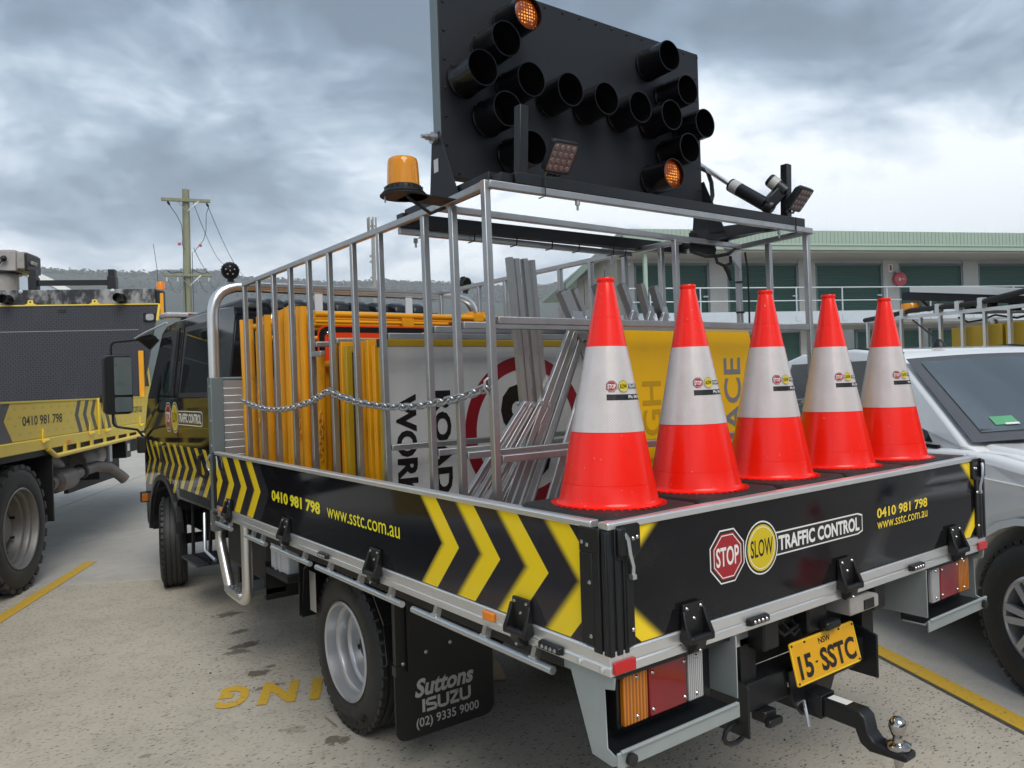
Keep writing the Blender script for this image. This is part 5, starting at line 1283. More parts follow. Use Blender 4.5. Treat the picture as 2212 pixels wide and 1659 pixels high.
chain_thing([(.20, 2.25, 1.50), (.192, 2.25, 1.27)], 'yellow chain hanging on the short barrier by the orange sign', .0035, .028, .0105, 'yellow_steel', 'small chains hanging from the barriers')
chain_thing([(.20, 3.16, 1.62), (.196, 3.15, 1.42)], 'rusty chain hanging on the rust flecked barrier', .004, .028, .011, 'yellow_steel_worn', 'small chains hanging from the barriers')

# galvanised sign stands leaning in the cage
def stand_bent(x, y, dz, lab, foot):
    t = thing('sign_stand', lab, 'sign stand', 'galvanised sign stands leaning in the cage', loc=(x, y, ZF))
    k = Vector((x+.045, y, 1.535+dz)); top = Vector((x, y, 2.095+dz*.3))
    MB().hollow(k, top, .021, .024, .003, (0, 1, 0)).build('upright', 'galv', t)
    dirv = (Vector(foot)-k); dirv *= (k.z-1.13)/-dirv.z
    MB().bar(k+Vector((0, -.012, 0)), k+dirv+Vector((0, -.012, 0)), .024, .024, (0, 1, 0)).build('leg', 'galv', t, bev=.002)
    MB().bar(k+Vector((.010, -.010, .004)), k+dirv+Vector((.012, -.010, .004)), .004, .030, (0, 1, 0)).build('leg_flange', 'galv_bright', t)
    MB().cyl(k+Vector((0, -.028, 0)), k+Vector((0, .028, 0)), .010, 8).build('hinge_pin', 'galv_bright', t)
for i, (x, dz, lab) in enumerate(((.430, .006, 'leftmost of the four bent steel stands rising above the rear cross rail'), (.464, 0, 'second from the left of the four bent steel stands'),
                                  (.500, .004, 'third of the four bent steel stands, close beside the last one'), (.540, -.003, 'rightmost of the four bent steel stands above the rear cross rail'))):
    stand_bent(x, .950+.006*(i % 2), dz, lab, (.215+.045*i, .95, 1.235-.01*i))
def stand_a(top, jn, foot, lab, y, rear=True):
    t = thing('sign_stand', lab, 'sign stand', 'galvanised sign stands leaning in the cage', loc=(jn[0], y, ZF))
    T, J = Vector((top[0], y, top[1])), Vector((jn[0], y, jn[1])); e = J+(J-T).normalized()*.10
    MB().hollow(T, e, .024, .036, .003, (0, 1, 0)).build('socket', 'galv', t)
    d = Vector((foot[0], y-.02, foot[1]))-J; d *= (J.z-.935)/-d.z
    MB().bar(J+Vector((0, -.02, 0)), J+d, .026, .018, (0, 1, 0)).build('leg', 'galv', t, bev=.002)
    MB().bar(J+Vector((.030, .006, 0)), J+d+Vector((.036, .006, 0)), .007, .026, (0, 1, 0)).build('leg_flange', 'galv', t)
    if rear:
        d2 = Vector((.42*(J.z-.935)/.95, .02, -(J.z-.935))); MB().bar(J+Vector((.02, .022, 0)), J+Vector((.02, .022, 0))+d2, .030, .014, (0, 1, 0)).build('leg', 'galv', t, bev=.002)
    MB().prism([J+Vector((-.02, -.022, -.03)), J+Vector((.03, -.022, -.02)), J+Vector((.012, -.022, .03)), J+Vector((-.012, -.022, .03))], (0, .003, 0)).build('gusset', 'galv_bright', t)
for i, (tp, jn, ft, lab) in enumerate((
    ((.682, 1.978), (.738, 1.872), (.36, 1.164), 'leftmost of the three open ended steel stands left of the first cone'),
    ((.716, 1.988), (.775, 1.872), (.405, 1.150), 'middle one of the three open ended steel stands left of the first cone'),
    ((.769, 1.993), (.828, 1.880), (.467, 1.144), 'right one of the three open ended steel stands left of the first cone'),
    ((.873, 2.015), (.93, 1.90), (.60, 1.14), 'open ended steel stand peeking out left of the first cone top'),
    ((1.030, 2.026), (1.085, 1.91), (.72, 1.14), 'open ended steel stand directly right of the first cone top'),
    ((1.156, 2.034), (1.20, 1.91), (.84, 1.14), 'taller open ended steel stand midway between the first and second cone'),
    ((1.213, 2.024), (1.262, 1.905), (.90, 1.14), 'open ended steel stand nearest the second cone'))):
    stand_a(tp, jn, ft, lab, .955+.012*(i % 3))
t = thing('steel_strut', 'pale flat steel strut leaning behind the first cone', 'strut', loc=(.6, .90, ZF))
MB().bar((.800, .90, 1.74), (.445, .90, .935), .030, .012, (0, 1, 0)).build('strut', 'galv_bright', t, bev=.002)

# ================================================================ yellow truck on the left (local: x forward along DV = s, y = away from us, z)
YT = thing('yellow_works_truck', 'yellow works truck with tall black checker plate body and exhaust pipe, parked on the left', 'truck')
def Q(name, mb, mat, **k): return mb.build(name, mat, k.pop('parent', YT), **k)
gate_print = None
def yellow_gate_mat():
    t = NT('yellow_gate_print')
    sp = t.N('SeparateXYZ'); t.L(t.obj(), sp.inputs[0]); x, z = sp.outputs[0], sp.outputs[2]
    zz = t.M('ABSOLUTE', t.M('SUBTRACT', z, 1.44))
    col = t.mix(t.noise(2.0, 4), (0.78, 0.55, 0.06), (0.86, 0.63, 0.085))
    # checker lugs under the vinyl
    fx = t.M('ABSOLUTE', t.M('SUBTRACT', t.M('FRACT', t.M('ADD', t.M('MULTIPLY', x, 5.2), t.M('MULTIPLY', t.M('FLOOR', t.M('MULTIPLY', z, 14)), .5))), .5)); fz = t.M('ABSOLUTE', t.M('SUBTRACT', t.M('FRACT', t.M('MULTIPLY', z, 14)), .5))
    lug = t.M('MULTIPLY', t.M('SUBTRACT', 1.0, t.smooth(fx, .12, .2)), t.M('SUBTRACT', 1.0, t.smooth(fz, .10, .22)))
    col = t.mix(t.M('MULTIPLY', lug, .22), col, (.32, .21, .02))
    s = t.M('SUBTRACT', x, t.M('MULTIPLY', zz, .62))
    q = t.M('SUBTRACT', s, 1.335)
    fr = t.M('WRAP', q, .225, 0.0)
    on = t.M('MULTIPLY', t.M('MULTIPLY', t.M('LESS_THAN', fr, .10), t.M('GREATER_THAN', q, 0.0)), t.M('LESS_THAN', q, 1.25))
    q2 = t.M('ADD', t.M('SUBTRACT', x, t.M('MULTIPLY', zz, -.0)), 0.0)
    s2 = t.M('SUBTRACT', x, t.M('MULTIPLY', zz, .85)); big = t.M('MULTIPLY', t.M('GREATER_THAN', s2, -.60), t.M('LESS_THAN', s2, -.20))
    col = t.mix(t.M('MAXIMUM', on, big), col, (.075, .07, .075))
    t.set(col=col, rough=.34); t.bump(lug, .3, .003)
    return t.m
MAT['gate_print'] = yellow_gate_mat()
# transverse black body wall at the front of the bed, seen over the side gates
XF = 3.90
Q('panel_seam', MB().box(XF-.004, XF, .05, 2.7, 2.478, 2.486), 'machine')
bp = Q('body_panel', MB().prism([(XF, -.205, 2.81), (XF, 2.75, 2.81), (XF, 2.75, 1.17), (XF, .03, 1.17), (XF, .03, 1.61)], (.05, 0, 0)), 'checker')
Q('edge_angle', MB().box(XF-.012, XF+.06, -.215, 2.75, 2.811, 2.826), 'yellow_truck', parent=bp); Q('edge_angle', MB().bar((XF-.004, -.225, 2.82), (XF-.004, -.19, 2.60), .022, .03, (0, 1, 0)), 'yellow_truck', parent=bp)
Q('fascia_beam', MB().box(XF-.005, XF+.12, -.175, 2.75, 2.8265, 3.02), 'stained_black', bev=.006)
for y in (.25, 1.60, 2.4):
    m = MB().lathe([(.066, 0), (.068, .01), (.060, .02), (.060, .16), (.055, .16), (.054, .03), (0, .025)], (XF-.004, y, 2.893), (-1, 0, 0), 24, close=False); Q('tube_lamp', m, 'tube_black', smooth=40)
for y in (.35, 1.45): Q('washer_bolt', MB().lathe([(.025, 0), (.025, .006), (.012, .008), (.012, .016), (0, .018)], (XF-.006, y, 3.0), (-1, 0, 0), 18), 'galv_bright', smooth=30)
for y in (.57, 1.34):
    m = MB().prism([(XF-.014, y-.075, 2.826), (XF-.014, y+.075, 2.826), (XF-.014, y+.035, 2.845), (XF-.014, y+.03, 2.885), (XF-.014, y-.03, 2.885), (XF-.014, y-.035, 2.845)], (.008, 0, 0)); lg = Q('lifting_lug', m, 'yellow_truck', bev=.004)
    Q('lug_hole', MB().lathe([(.012, 0), (0, .001)], (XF-.0145, y, 2.862), (-1, 0, 0), 14), 'dark', parent=lg)
for y in (.365, 1.315): 
    rp = Q('rack_post', MB().box(XF+.01, XF+.11, y-.042, y+.042, 3.02, 3.285), 'black_satin', bev=.006); Q('rack_socket', MB().box(XF, XF+.12, y-.052, y+.052, 3.02, 3.19), 'black_satin', bev=.006, parent=rp)
Q('rack_bar', MB().box(XF+.03, XF+.09, .417, 1.263, 3.08, 3.15), 'black_satin', bev=.004)
Q('side_window', MB().box(XF-.006, XF, .925, 1.02, 2.72, 2.765), 'black_gloss')
fl = Q('flood_lamp', MB().box(XF-.03, XF, -.165, -.02, 2.59, 2.70), 'plastic', bev=.008); Q('lamp_face', MB().prism([(XF-.034, y, z) for y, z in roundrect(-.155, -.055, 2.60, 2.685, .028)], (.006, 0, 0)), 'lens_clear', parent=fl)
b = Q('beacon', MB().box(XF+.0, XF+.10, -.275, -.19, 2.70, 2.995), 'black_satin', bev=.008); Q('beacon_dome', MB().lathe([(.052, 0), (.050, .09), (.044, .105), (0, .107)], (XF+.05, -.232, 3.01), (0, 0, 1), 20), 'lens_orange', parent=b, smooth=40)
Q('aerial', MB().tube([(XF+.02, -.21, 2.99), (XF+.02, -.20, 3.3), (XF+.02, -.165, 3.62)], .0035, 5), 'wire'); Q('corner_bar', MB().box(XF-.02, XF, -.275, -.235, 2.62, 2.96), 'yellow_steel', parent=b)
Q('yellow_pillar', MB().box(XF-.05, XF-.012, -.01, .05, 1.56, 2.20), 'yellow_steel', bev=.004)
cb = Q('cab', MB().prism([(4.35, .5, 1.2), (4.35, .5, 2.6), (5.9, .5, 2.6), (6.25, .5, 1.7), (6.3, .5, 1.2)], (0, 1.9, 0)), 'yellow_truck', bev=.06, seg=3)
Q('cab_window', MB().prism([(4.6, .488, 1.75), (4.6, .488, 2.4), (5.75, .488, 2.4), (6.0, .488, 1.75)], (0, .02, 0)), 'glass', parent=cb)
# gates
for a, b_ in ((-4.5, 2.00), (2.03, 3.92), (3.95, 5.9)): 
    g = Q('drop_gate', MB().box(a, b_, -.02, .015, 1.262, 1.585), 'gate_print', bev=.006); Q('gate_cap', MB().box(a, b_, -.026, .018, 1.585, 1.60), 'yellow_truck', parent=g)
Q('gate_post', MB().box(1.985, 2.045, -.045, -.021, 1.20, 1.60), 'yellow_truck', bev=.006); Q('gate_latch', MB().box(2.0, 2.035, -.07, -.046, 1.55, 1.64), 'dark', bev=.006)
Q('bed_rail', MB().box(-4.5, 5.9, -.03, .05, 1.155, 1.258), 'yellow_truck', bev=.008)
for s in (.54, 1.73, 2.24, 3.55, -1.4):
    m = MB().prism([(s-.022, -.035, 1.24), (s+.022, -.035, 1.24), (s+.018, -.035, 1.30), (s+.004, -.035, 1.345), (s-.006, -.035, 1.345), (s-.018, -.035, 1.30)], (0, .014, 0)); m.cyl((s-.05, -.05, 1.235), (s+.05, -.05, 1.235), .018, 10); Q('gate_hinge', m, 'yellow_truck', bev=.004)
t_ = MB().tube([(.62, -.03, 1.16), (.76, -.04, 1.085), (.80, -.04, 1.08), (3.62, -.04, 1.105)], .023, 10)
for s in (1.02, 1.37, 1.75, 2.16, 2.58, 3.0, 3.4): t_.box(s-.025, s+.025, -.045, -.025, 1.09, 1.16)
Q('rub_rail', t_, 'yellow_truck', smooth=40)
Q('marker_lamp', MB().box(1.08, 1.15, -.04, -.03, 1.175, 1.205), 'lens_orange')
m = MB(); put_text(m, '0410 981 798', (.14, -.0215, 1.385), (.87, 0, 0), (0, 0, .085), .015); Q('lettering', m, 'print_black'); m = MB(); put_text(m, 'www.sstc.com.au', (2.72, -.0215, 1.40), (.95, 0, 0), (0, 0, .09), .0)
Q('lettering', m, 'print_black')
# wheels, chassis, exhaust
wheel(YT, (.05, -.02, .535), (0, -1, 0), .515, .30, .335, depth=.12, lugs=26, rimmat='rim_dark', bolts=8)
m = MB().lathe([(.335, 0), (.47, .004), (.525, -.02), (.525, -.24), (.47, -.26), (.335, -.26)], (.05, .36, .535), (0, -1, 0), 48, close=False); Q('tyre', m, 'tyre', smooth=40, label='inner twin tyre')
m = MB(); m.box(-4.5, 6, .5, .58, .80, 1.1); m.box(-4.5, 6, 1.7, 1.78, .8, 1.1); m.box(-4.5, 5.9, .0, 2.3, 1.10, 1.16); m.cyl((.05, .2, .535), (.05, 2.2, .535), .09, 14)
m.box(1.4, 2.2, .35, .9, .80, 1.12); m.box(3.0, 3.7, .3, .9, .62, 1.12)
Q('chassis', m, 'dark'); Q('mud_flap', MB().box(.735, .755, -.02, .55, .48, 1.12), 'flap'); Q('guard', MB().box(-.8, .74, .02, .6, 1.10, 1.12), 'flap')
Q('tan_box', MB().box(.80, .96, .10, .30, .62, .84), 'cardboard', bev=.01); Q('box_bracket', MB().box(.80, 1.05, .08, .32, .585, .62), 'machine')
m = MB().tube([(.98, .12, .80), (1.10, .12, .80)], .075, 16); m.tube([(1.10, .12, .80), (1.14, .12, .80), (1.50, .12, .805), (1.56, .12, .81)], [.08, .115, .115, .07], 18); m.tube([(1.56, .12, .81), (1.95, .12, .83), (2.28, .10, .84), (2.45, .02, .80), (2.56, -.06, .70), (2.60, -.10, .645)], .062, 16, caps=False)
ex = Q('exhaust', m, 'exhaust', smooth=40); Q('pipe_mouth', MB().lathe([(.055, -.02), (0, -.02)], (2.60, -.10, .645), (.25, -.3, -.9), 16, close=False), 'dark', parent=ex); Q('clamp', MB().lathe([(.075, -.03), (.082, -.01), (.082, .03), (.07, .05)], (1.85, .12, .825), (1, 0, .05), 16), 'dark', parent=ex)
Q('air_tank', MB().tube([(2.30, .30, .90), (2.36, .30, .90), (2.86, .30, .93), (2.92, .30, .93)], [.09, .13, .13, .09], 18), 'machine', smooth=40)
m = MB().tube([(1.15, .3, 1.0), (1.3, .28, .99), (1.5, .27, .96), (1.62, .27, .90)], .085, 14); Q('flex_pipe', m, 'machine', smooth=40)
Q('white_stake', MB().box(2.55, 2.64, .04, .06, .86, 1.16), 'tank_white'); Q('label_box', MB().box(3.02, 3.22, -.0, .2, .86, 1.08), 'black_satin', bev=.008); Q('paper_label', MB().box(3.07, 3.16, -.004, -.001, .94, 1.03), 'print_white')
Q('hose', MB().tube([(2.9, .28, .92), (3.1, .2, .90), (3.3, .15, .97), (3.36, .15, 1.08)], .012, 6), 'wire_grey', smooth=40)
for s in (1.16, 2.98): Q('red_coupling', MB().cyl((s, .05, 1.11), (s, .0, 1.11), .025, 12), 'hose_red', smooth=40)
Q('front_panel', MB().box(2.72, 4.6, .55, .60, .50, 1.12), 'dark')
# far cab mass (seen only as a reflection and from the side) and rear half beyond the frame
Q('door_panel', MB().box(-4.5, -2.0, -.015, .02, .55, 1.10), 'yellow_truck', bev=.02)
wheel(YT, (-4.0, -.02, .535), (0, -1, 0), .515, .30, .335, depth=.12, lugs=26, rimmat='rim_dark', bolts=8)
# grimy lamp unit on a mast at the left
lt = thing('lamp_unit', 'grimy grey boxed lamp unit on a round mount above the yellow truck', 'lamp unit')
m = MB().box(XF+.0, XF+.45, 1.50, 2.2, 3.27, 3.53); m.box(XF+.03, XF+.42, 1.385, 1.52, 3.30, 3.52); m.box(XF+.1, XF+.3, 1.55, 1.75, 3.53, 3.56)
m.build('housing', 'machine', lt, bev=.01); MB().box(XF-.005, XF+.43, 1.365, 1.40, 3.265, 3.50).build('end_cap', 'plastic', lt, bev=.01); MB().box(XF+.1, XF+.25, 1.335, 1.37, 3.36, 3.41).build('end_lamp', 'machine', lt, bev=.008)
MB().lathe([(.26, 0), (.26, .03), (.2, .04)], (XF+.2, 1.78, 3.245), (0, 0, 1), 28).build('mount_flange', 'plastic', lt, smooth=35); MB().cyl((XF+.2, 1.78, 3.02), (XF+.2, 1.78, 3.25), .22, 28).build('mount_drum', 'machine', lt, smooth=40)
MB().lathe([(0, -.035), (.03, -.02), (.04, 0), (.03, .02), (0, .035)], (XF-.05, 1.62, 3.42), (-1, 0, 0), 16).build('camera_eye', 'plastic', lt, smooth=50)
MB().tube([(XF-.0, 1.8, 3.46), (XF-.04, 1.7, 3.45), (XF-.05, 1.62, 3.42), (XF-.04, 1.68, 3.35)], .009, 6).build('bracket', 'plastic', lt)
for o in (YT, lt): o.rotation_euler = (0, 0, math.atan2(DV.y, DV.x)); o.location = (-.84, 6.25, 0)

# ================================================================ white ute on the right (local: +y is its nose, x its right... side nearest us is +x mirrored below)
UT = thing('white_ute', 'white utility vehicle with alloy wheels facing us, right of the black tailgate', 'car')
def V(name, mb, mat, **k): return mb.build(name, mat, k.pop('parent', UT), **k)
hw = .90
def arcpts(cy, r, zc=.39, a0=180, a1=0, n=9): return [(cy+r*math.cos(math.radians(a0+(a1-a0)*i/n)), zc+r*math.sin(math.radians(a0+(a1-a0)*i/n))) for i in range(n+1)]
side = [(-4.05, .55), (-4.05, 1.10), (-1.55, 1.13), (-.62, 1.175), (-.30, 1.165), (.25, 1.09), (.62, 1.0), (.80, .90), (.86, .72), (.84, .42), (.60, .36)]
side += list(reversed(arcpts(0, .495)))+[(-.60, .36), (-2.55, .36)]+list(reversed(arcpts(-3.1, .495)))
side = [(y, z) for y, z in side]
m = MB(); n = len(side)
def xin(y, z): return hw-.045*max(0, (z-.95)/.2)-.02*max(0, (.5-z)/.15)-(.10*max(0, (y-.2)/.66)**2)
vs = [(xin(y, z), y, z) for y, z in side]+[(-xin(y, z), y, z) for y, z in side]
m.add(vs, [(i, (i+1) % n, n+(i+1) % n, n+i) for i in range(n)]+[tuple(range(n-1, -1, -1)), tuple(n+i for i in range(n))])
body = V('body', m, 'white_paint', bev=.05, seg=4)
V('bonnet', MB().add([(-.72, -.52, 1.172), (.72, -.52, 1.172), (.70, .2, 1.112), (.60, .62, 1.01), (-.60, .62, 1.01), (-.70, .2, 1.112), (-.70, -.52, 1.205), (.70, -.52, 1.205), (.68, .2, 1.15), (.58, .60, 1.045), (-.58, .60, 1.045), (-.68, .2, 1.15)],
  [(6, 7, 8, 11), (11, 8, 9, 10), (0, 1, 7, 6), (1, 2, 8, 7), (2, 3, 9, 8), (3, 4, 10, 9), (4, 5, 11, 10), (5, 0, 6, 11)]), 'white_paint', bev=.025, seg=3, parent=body)
# greenhouse: profile stations (y, z) with half widths
st_ = [(-.44, 1.160, .80), (-.55, 1.205, .795), (-1.18, 1.655, .68), (-1.34, 1.735, .655), (-1.75, 1.775, .645), (-2.4, 1.765, .645), (-2.62, 1.72, .65), (-2.80, 1.165, .79)]
m = MB(); n = len(st_)
vs = [(w, y, z) for y, z, w in st_]+[(-w, y, z) for y, z, w in st_]
m.add(vs, [(i, i+1, n+i+1, n+i) for i in range(n-1)]+[tuple(range(n-1, -1, -1)), tuple(n+i for i in range(n)), (n-1, 0, n, 2*n-1)])
gh = V('cabin', m, 'white_paint', bev=.035, seg=3)
# windscreen follows the slope, slightly proud, with a dark ceramic border
def ws(f, u, off):
    y = -.54+(-1.19+.54)*f; z = 1.200+(1.665-1.200)*f; w = (.775+(.665-.775)*f)*u
    bow = .11*(1-u*u)
    return Vector((w, y+bow*(1-f*.55)+off*.6, z+off*.8+.02*(1-u*u)))
def ws_patch(f0, f1, u0, u1, off, nm, mat):
    m = MB(); N1, N2 = 10, 12
    m.add([ws(f0+(f1-f0)*i/N1, (u0(f0+(f1-f0)*i/N1) if callable(u0) else u0)+((u1(f0+(f1-f0)*i/N1) if callable(u1) else u1)-(u0(f0+(f1-f0)*i/N1) if callable(u0) else u0))*j/N2, off) for i in range(N1+1) for j in range(N2+1)],
          [(i*(N2+1)+j, i*(N2+1)+j+1, (i+1)*(N2+1)+j+1, (i+1)*(N2+1)+j) for i in range(N1) for j in range(N2)]); return V(nm, m, mat, parent=gh, smooth=50)
ws_patch(-.02, 1.0, -1.0, 1.0, .030, 'windscreen_border', 'frit'); wsn = ws_patch(.07, .93, -.90, .90, .036, 'windscreen', 'windscreen')
def wsq(f0, f1, u0, u1, off, nm, mat): return ws_patch(f0, f1, u0, u1, off, nm, mat)
V('registration_sticker', MB(), 'print_white') if False else None
sg = ws_patch(.13, .22, .60, .77, .040, 'windscreen_sticker', simple('green_sticker', (.12, .40, .20), .5))
ws_patch(.125, .145, .60, .70, .042, 'sticker_print', 'print_white')
# air freshener tree hanging behind the glass
V('air_freshener', MB().prism([(x*.05+.33, -.86, z*.11+1.40) for x, z in ((0, .6), (.35, .1), (.2, .12), (.55, -.3), (.35, -.28), (.7, -.75), (.2, -.7), (.2, -1), (-.2, -1), (-.2, -.7), (-.7, -.75), (-.35, -.28), (-.55, -.3), (-.2, .12), (-.35, .1))], (0, .004, 0)), simple('pale_green_card', (.45, .55, .30), .7), parent=gh)
for yy, w_ in ((-1.55, .2), (-2.35, .2)):
    for xx in (-.38, .38): V('seat', MB().box(xx-.22, xx+.22, yy-.08, yy+.06, .9, 1.42).box(xx-.12, xx+.12, yy-.06, yy+.02, 1.44, 1.60), 'seat', bev=.05, seg=3)
V('steering_wheel', MB().tube([(.36+.18*math.cos(t), -1.02-.05*math.sin(t), 1.18+.17*math.sin(t)) for t in [2*PI*i/18 for i in range(18)]], .013, 6, closed=True), 'plastic', smooth=50)
def sidew(pts, nm, mat, off, par):
    for s in (1, -1):
        m = MB()
        def X(z): return .80+(.655-.80)*(z-1.165)/(1.735-1.165)+off
        m.prism([(s*X(z), y, z) for y, z in pts], (-s*.01, 0, 0)); V(nm, m, mat, parent=par)
sidew([(-.80, 1.20), (-1.26, 1.64), (-1.40, 1.69), (-2.50, 1.69), (-2.62, 1.20)], 'side_window', 'glass', .006, gh)
sidew([(-1.74, 1.19), (-1.74, 1.70), (-1.82, 1.70), (-1.82, 1.19)], 'door_pillar', 'plastic', .010, gh)
for s in (1, -1):
    q = V('wing_mirror', MB().prism([(s*(hw+.0), y, z) for y, z in roundrect(-1.02, -.84, 1.13, 1.31, .05)], (s*.20, .03, 0)), 'white_paint' if s < 0 else 'plastic', bev=.03, seg=3)
    for y in (-.56, -1.72, -2.6): V('door_gap', MB().box(s*hw-.012, s*hw+.002, y, y+.008, .5, 1.10), 'dark')
    m = MB()
    ap = arcpts(0, .50, n=14); ai = arcpts(0, .465, n=14)
    for k in range(14): m.prism([(s*(hw-.05), *ap[k]), (s*(hw-.05), *ap[k+1]), (s*(hw-.05), *ai[k+1]), (s*(hw-.05), *ai[k])], (s*.058, 0, 0))
    V('arch_flare', m, 'white_paint', smooth=30)
    wheel(UT, (s*(hw-.015), 0, .39), (s, 0, 0), .39, .245, .225, spokes=6, rimmat='rim'); wheel(UT, (s*(hw-.015), -3.1, .39), (s, 0, 0), .39, .245, .225, spokes=6, rimmat='rim')
    V('headlamp', MB().box(s*.58-.16, s*.58+.16, .74, .85, .78, .92), 'lens_clear', bev=.03)
V('grille', MB().box(-.40, .40, .80, .865, .72, .90), 'plastic', bev=.01); V('bumper', MB().box(-.86, .86, .62, .92, .40, .66), 'white_paint', bev=.06, seg=3)
V('underbody', MB().box(-.6, .6, -3.6, .6, .25, .5), 'dark'); V('arch_liner', MB().box(-.6, .6, -.55, .5, .45, 1.0), 'dark')
for s in (1, -1):
    V('wiper', MB().tube([(s*.30-.12, -.44, 1.235), (s*.30+.10, -.50, 1.262), (s*.30+.38, -.56, 1.275)], .009, 6), 'plastic', smooth=40)
    for yy in (-.98, -1.95): V('door_handle', MB().box(s*(hw-.005)-.012, s*(hw-.005)+.016, yy-.62, yy-.44, .985, 1.02), 'white_paint', bev=.008)
    V('belt_trim', MB().box(s*.815-.008, s*.815+.008, -2.68, -.72, 1.168, 1.188), 'plastic', parent=gh)
    V('roof_ditch', MB().tube([(s*.60, -1.28, 1.728), (s*.60, -1.7, 1.776), (s*.60, -2.4, 1.766)], .008, 6), 'plastic', parent=gh)
    V('fender_line', MB().tube([(s*(hw+.001), -.52, 1.06), (s*(hw-.006), 0, 1.035), (s*(hw-.03), .42, .97)], .006, 6), 'white_paint', parent=body)
    V('side_lamp', MB().box(s*(hw-.01)-.01, s*(hw-.01)+.012, -.50, -.40, .80, .83), 'lens_orange')
V('interior_mirror', MB().box(-.12, .12, -1.02, -.99, 1.56, 1.62), 'plastic', parent=gh, bev=.01)
V('dashboard', MB().box(-.70, .70, -.98, -.62, .95, 1.185), 'plastic', parent=gh, bev=.04)
m = MB().lathe([(.045, 0), (.035, .03), (.015, .055), (0, .058)], (.16, -1.50, 1.765), (0, 0, 1), 16); V('aerial_base', m, 'plastic', smooth=50)
V('aerial', MB().tube([(.16, -1.50, 1.81), (.20, -1.70, 1.97)], .006, 6), 'plastic', smooth=40)
UT.rotation_euler = (0, 0, math.atan2(.438, -.899)); UT.location = Vector((2.93, .18, 0))+NV*(hw-.035)-DV*.11

# ================================================================ second cage truck behind the ute (local frame like the yellow truck)
T2 = thing('second_cage_truck', 'silver caged truck with folded arrow board and yellow lockers behind the white ute', 'truck')
FLIP = Matrix.Scale(-1, 4, (0, 1, 0))
def B2(name, mb, mat, **k): return mb.build(name, mat, k.pop('parent', T2), xf=FLIP, **k)
c2 = B2('cage', MB().bar((1.5, 0, 2.16), (5.42, 0, 2.235), .035, .035).bar((1.5, 1.8, 2.16), (5.42, 1.8, 2.235), .035, .035).bar((5.42, 0, 2.235), (5.42, 1.8, 2.235), .035, .035).bar((3.9, 0, 2.20), (3.9, 1.8, 2.20), .035, .035), 'alu')
for s in (5.42, 4.80, 4.48, 4.17, 3.85, 3.55, 3.24, 2.9, 2.55, 2.2, 1.85, 1.5): 
    for y in (0, 1.8): B2('cage_post', MB().bar((s, y, .95), (s, y, 2.16+(s-1.5)*.018), .035, .03, (0, 1, 0)), 'alu', parent=c2)
B2('cable_loom', MB().tube([(5.45, -.02, 2.25), (4.9, -.03, 2.27), (4.6, -.03, 2.29), (4.1, -.03, 2.28), (3.6, -.03, 2.27), (3.3, -.03, 2.30), (2.6, -.03, 2.36), (1.8, -.03, 2.40)], .028, 8), 'rubber', smooth=40)
for s in (4.72, 4.15, 3.86, 3.55): B2('cable_clip', MB().box(s-.03, s+.03, -.06, .0, 2.21, 2.32), 'alu')
m = MB().tube([(4.85, .8, 2.22), (4.7, .8, 2.15), (4.5, .8, 2.16), (4.3, .8, 2.20), (4.0, .8, 2.14), (3.7, .8, 2.18), (3.2, .8, 2.15), (2.4, .8, 2.17)], .012, 6); B2('cable', m, 'rubber', smooth=40)
ab = B2('arrow_board', MB().prism([(4.95, .12, 2.445), (4.95, .12, 2.54), (4.75, .12, 2.545), (2.5, .12, 2.215), (2.5, .12, 2.13)], (0, 1.2, 0)), 'board_black', bev=.01)
B2('lit_white_edge', MB().prism([(4.72, .06, 2.515), (4.72, .06, 2.575), (3.9, .06, 2.475), (2.5, .06, 2.265), (2.5, .06, 2.20)], (0, .05, 0)), 'print_white', parent=ab)  # white strip painted on as the lit edge of the folded black board
B2('pivot_arm', MB().box(4.75, 5.1, .3, .36, 2.48, 2.57).bar((4.95, .3, 2.5), (4.7, .3, 2.3), .04, .04).bar((4.5, .3, 2.48), (4.62, .3, 2.26), .03, .03), 'machine', parent=ab)
for s in (4.2, 3.9, 3.6, 3.3, 2.9): B2('lamp_visor', MB().cyl((s, .4, 2.20+(s-2.5)*.13-.16), (s, .4, 2.20+(s-2.5)*.13-.02), .06, 14), 'tube_black', parent=ab, smooth=40)
B2('beacon_dome', MB().lathe([(.10, 0), (.098, .09), (.085, .11), (0, .112)], (4.70, .04, 2.27), (0, 0, 1), 20), 'amber', smooth=40)
for a, b_ in ((1.2, 2.62), (2.64, 3.36), (3.40, 4.08)): B2('locker', MB().box(a, b_, .05, .7, 1.0, 2.05), 'mustard', bev=.012)
B2('grey_strut', MB().bar((3.66, .2, 2.1), (3.58, .2, 1.6), .05, .04, (0, 1, 0)), 'alu')
B2('side_board', MB().box(1.2, 5.5, -.03, .0, .94, 1.26), 'black_gloss'); B2('side_board', MB().box(1.2, 5.5, 1.83, 1.86, .94, 1.26), 'black_gloss'); B2('tray_floor', MB().box(1.2, 5.5, 0, 1.83, .86, .94), 'alu')
B2('cab', MB().box(-.9, 1.1, .05, 1.8, .55, 2.1), 'black_gloss', bev=.08, seg=3); B2('chassis', MB().box(-.8, 5.4, .5, 1.3, .55, .86), 'dark')
for s in (0.0, 3.9): wheel(T2, (s, -.05, .37), (0, 1, 0), .37, .20, .228, depth=.11); wheel(T2, (s, -1.8, .37), (0, -1, 0), .37, .20, .228, depth=.11)
T2.rotation_euler = (0, 0, math.atan2(DV.y, DV.x)); T2.location = Vector((2.93, .18, 0))+NV*3.0

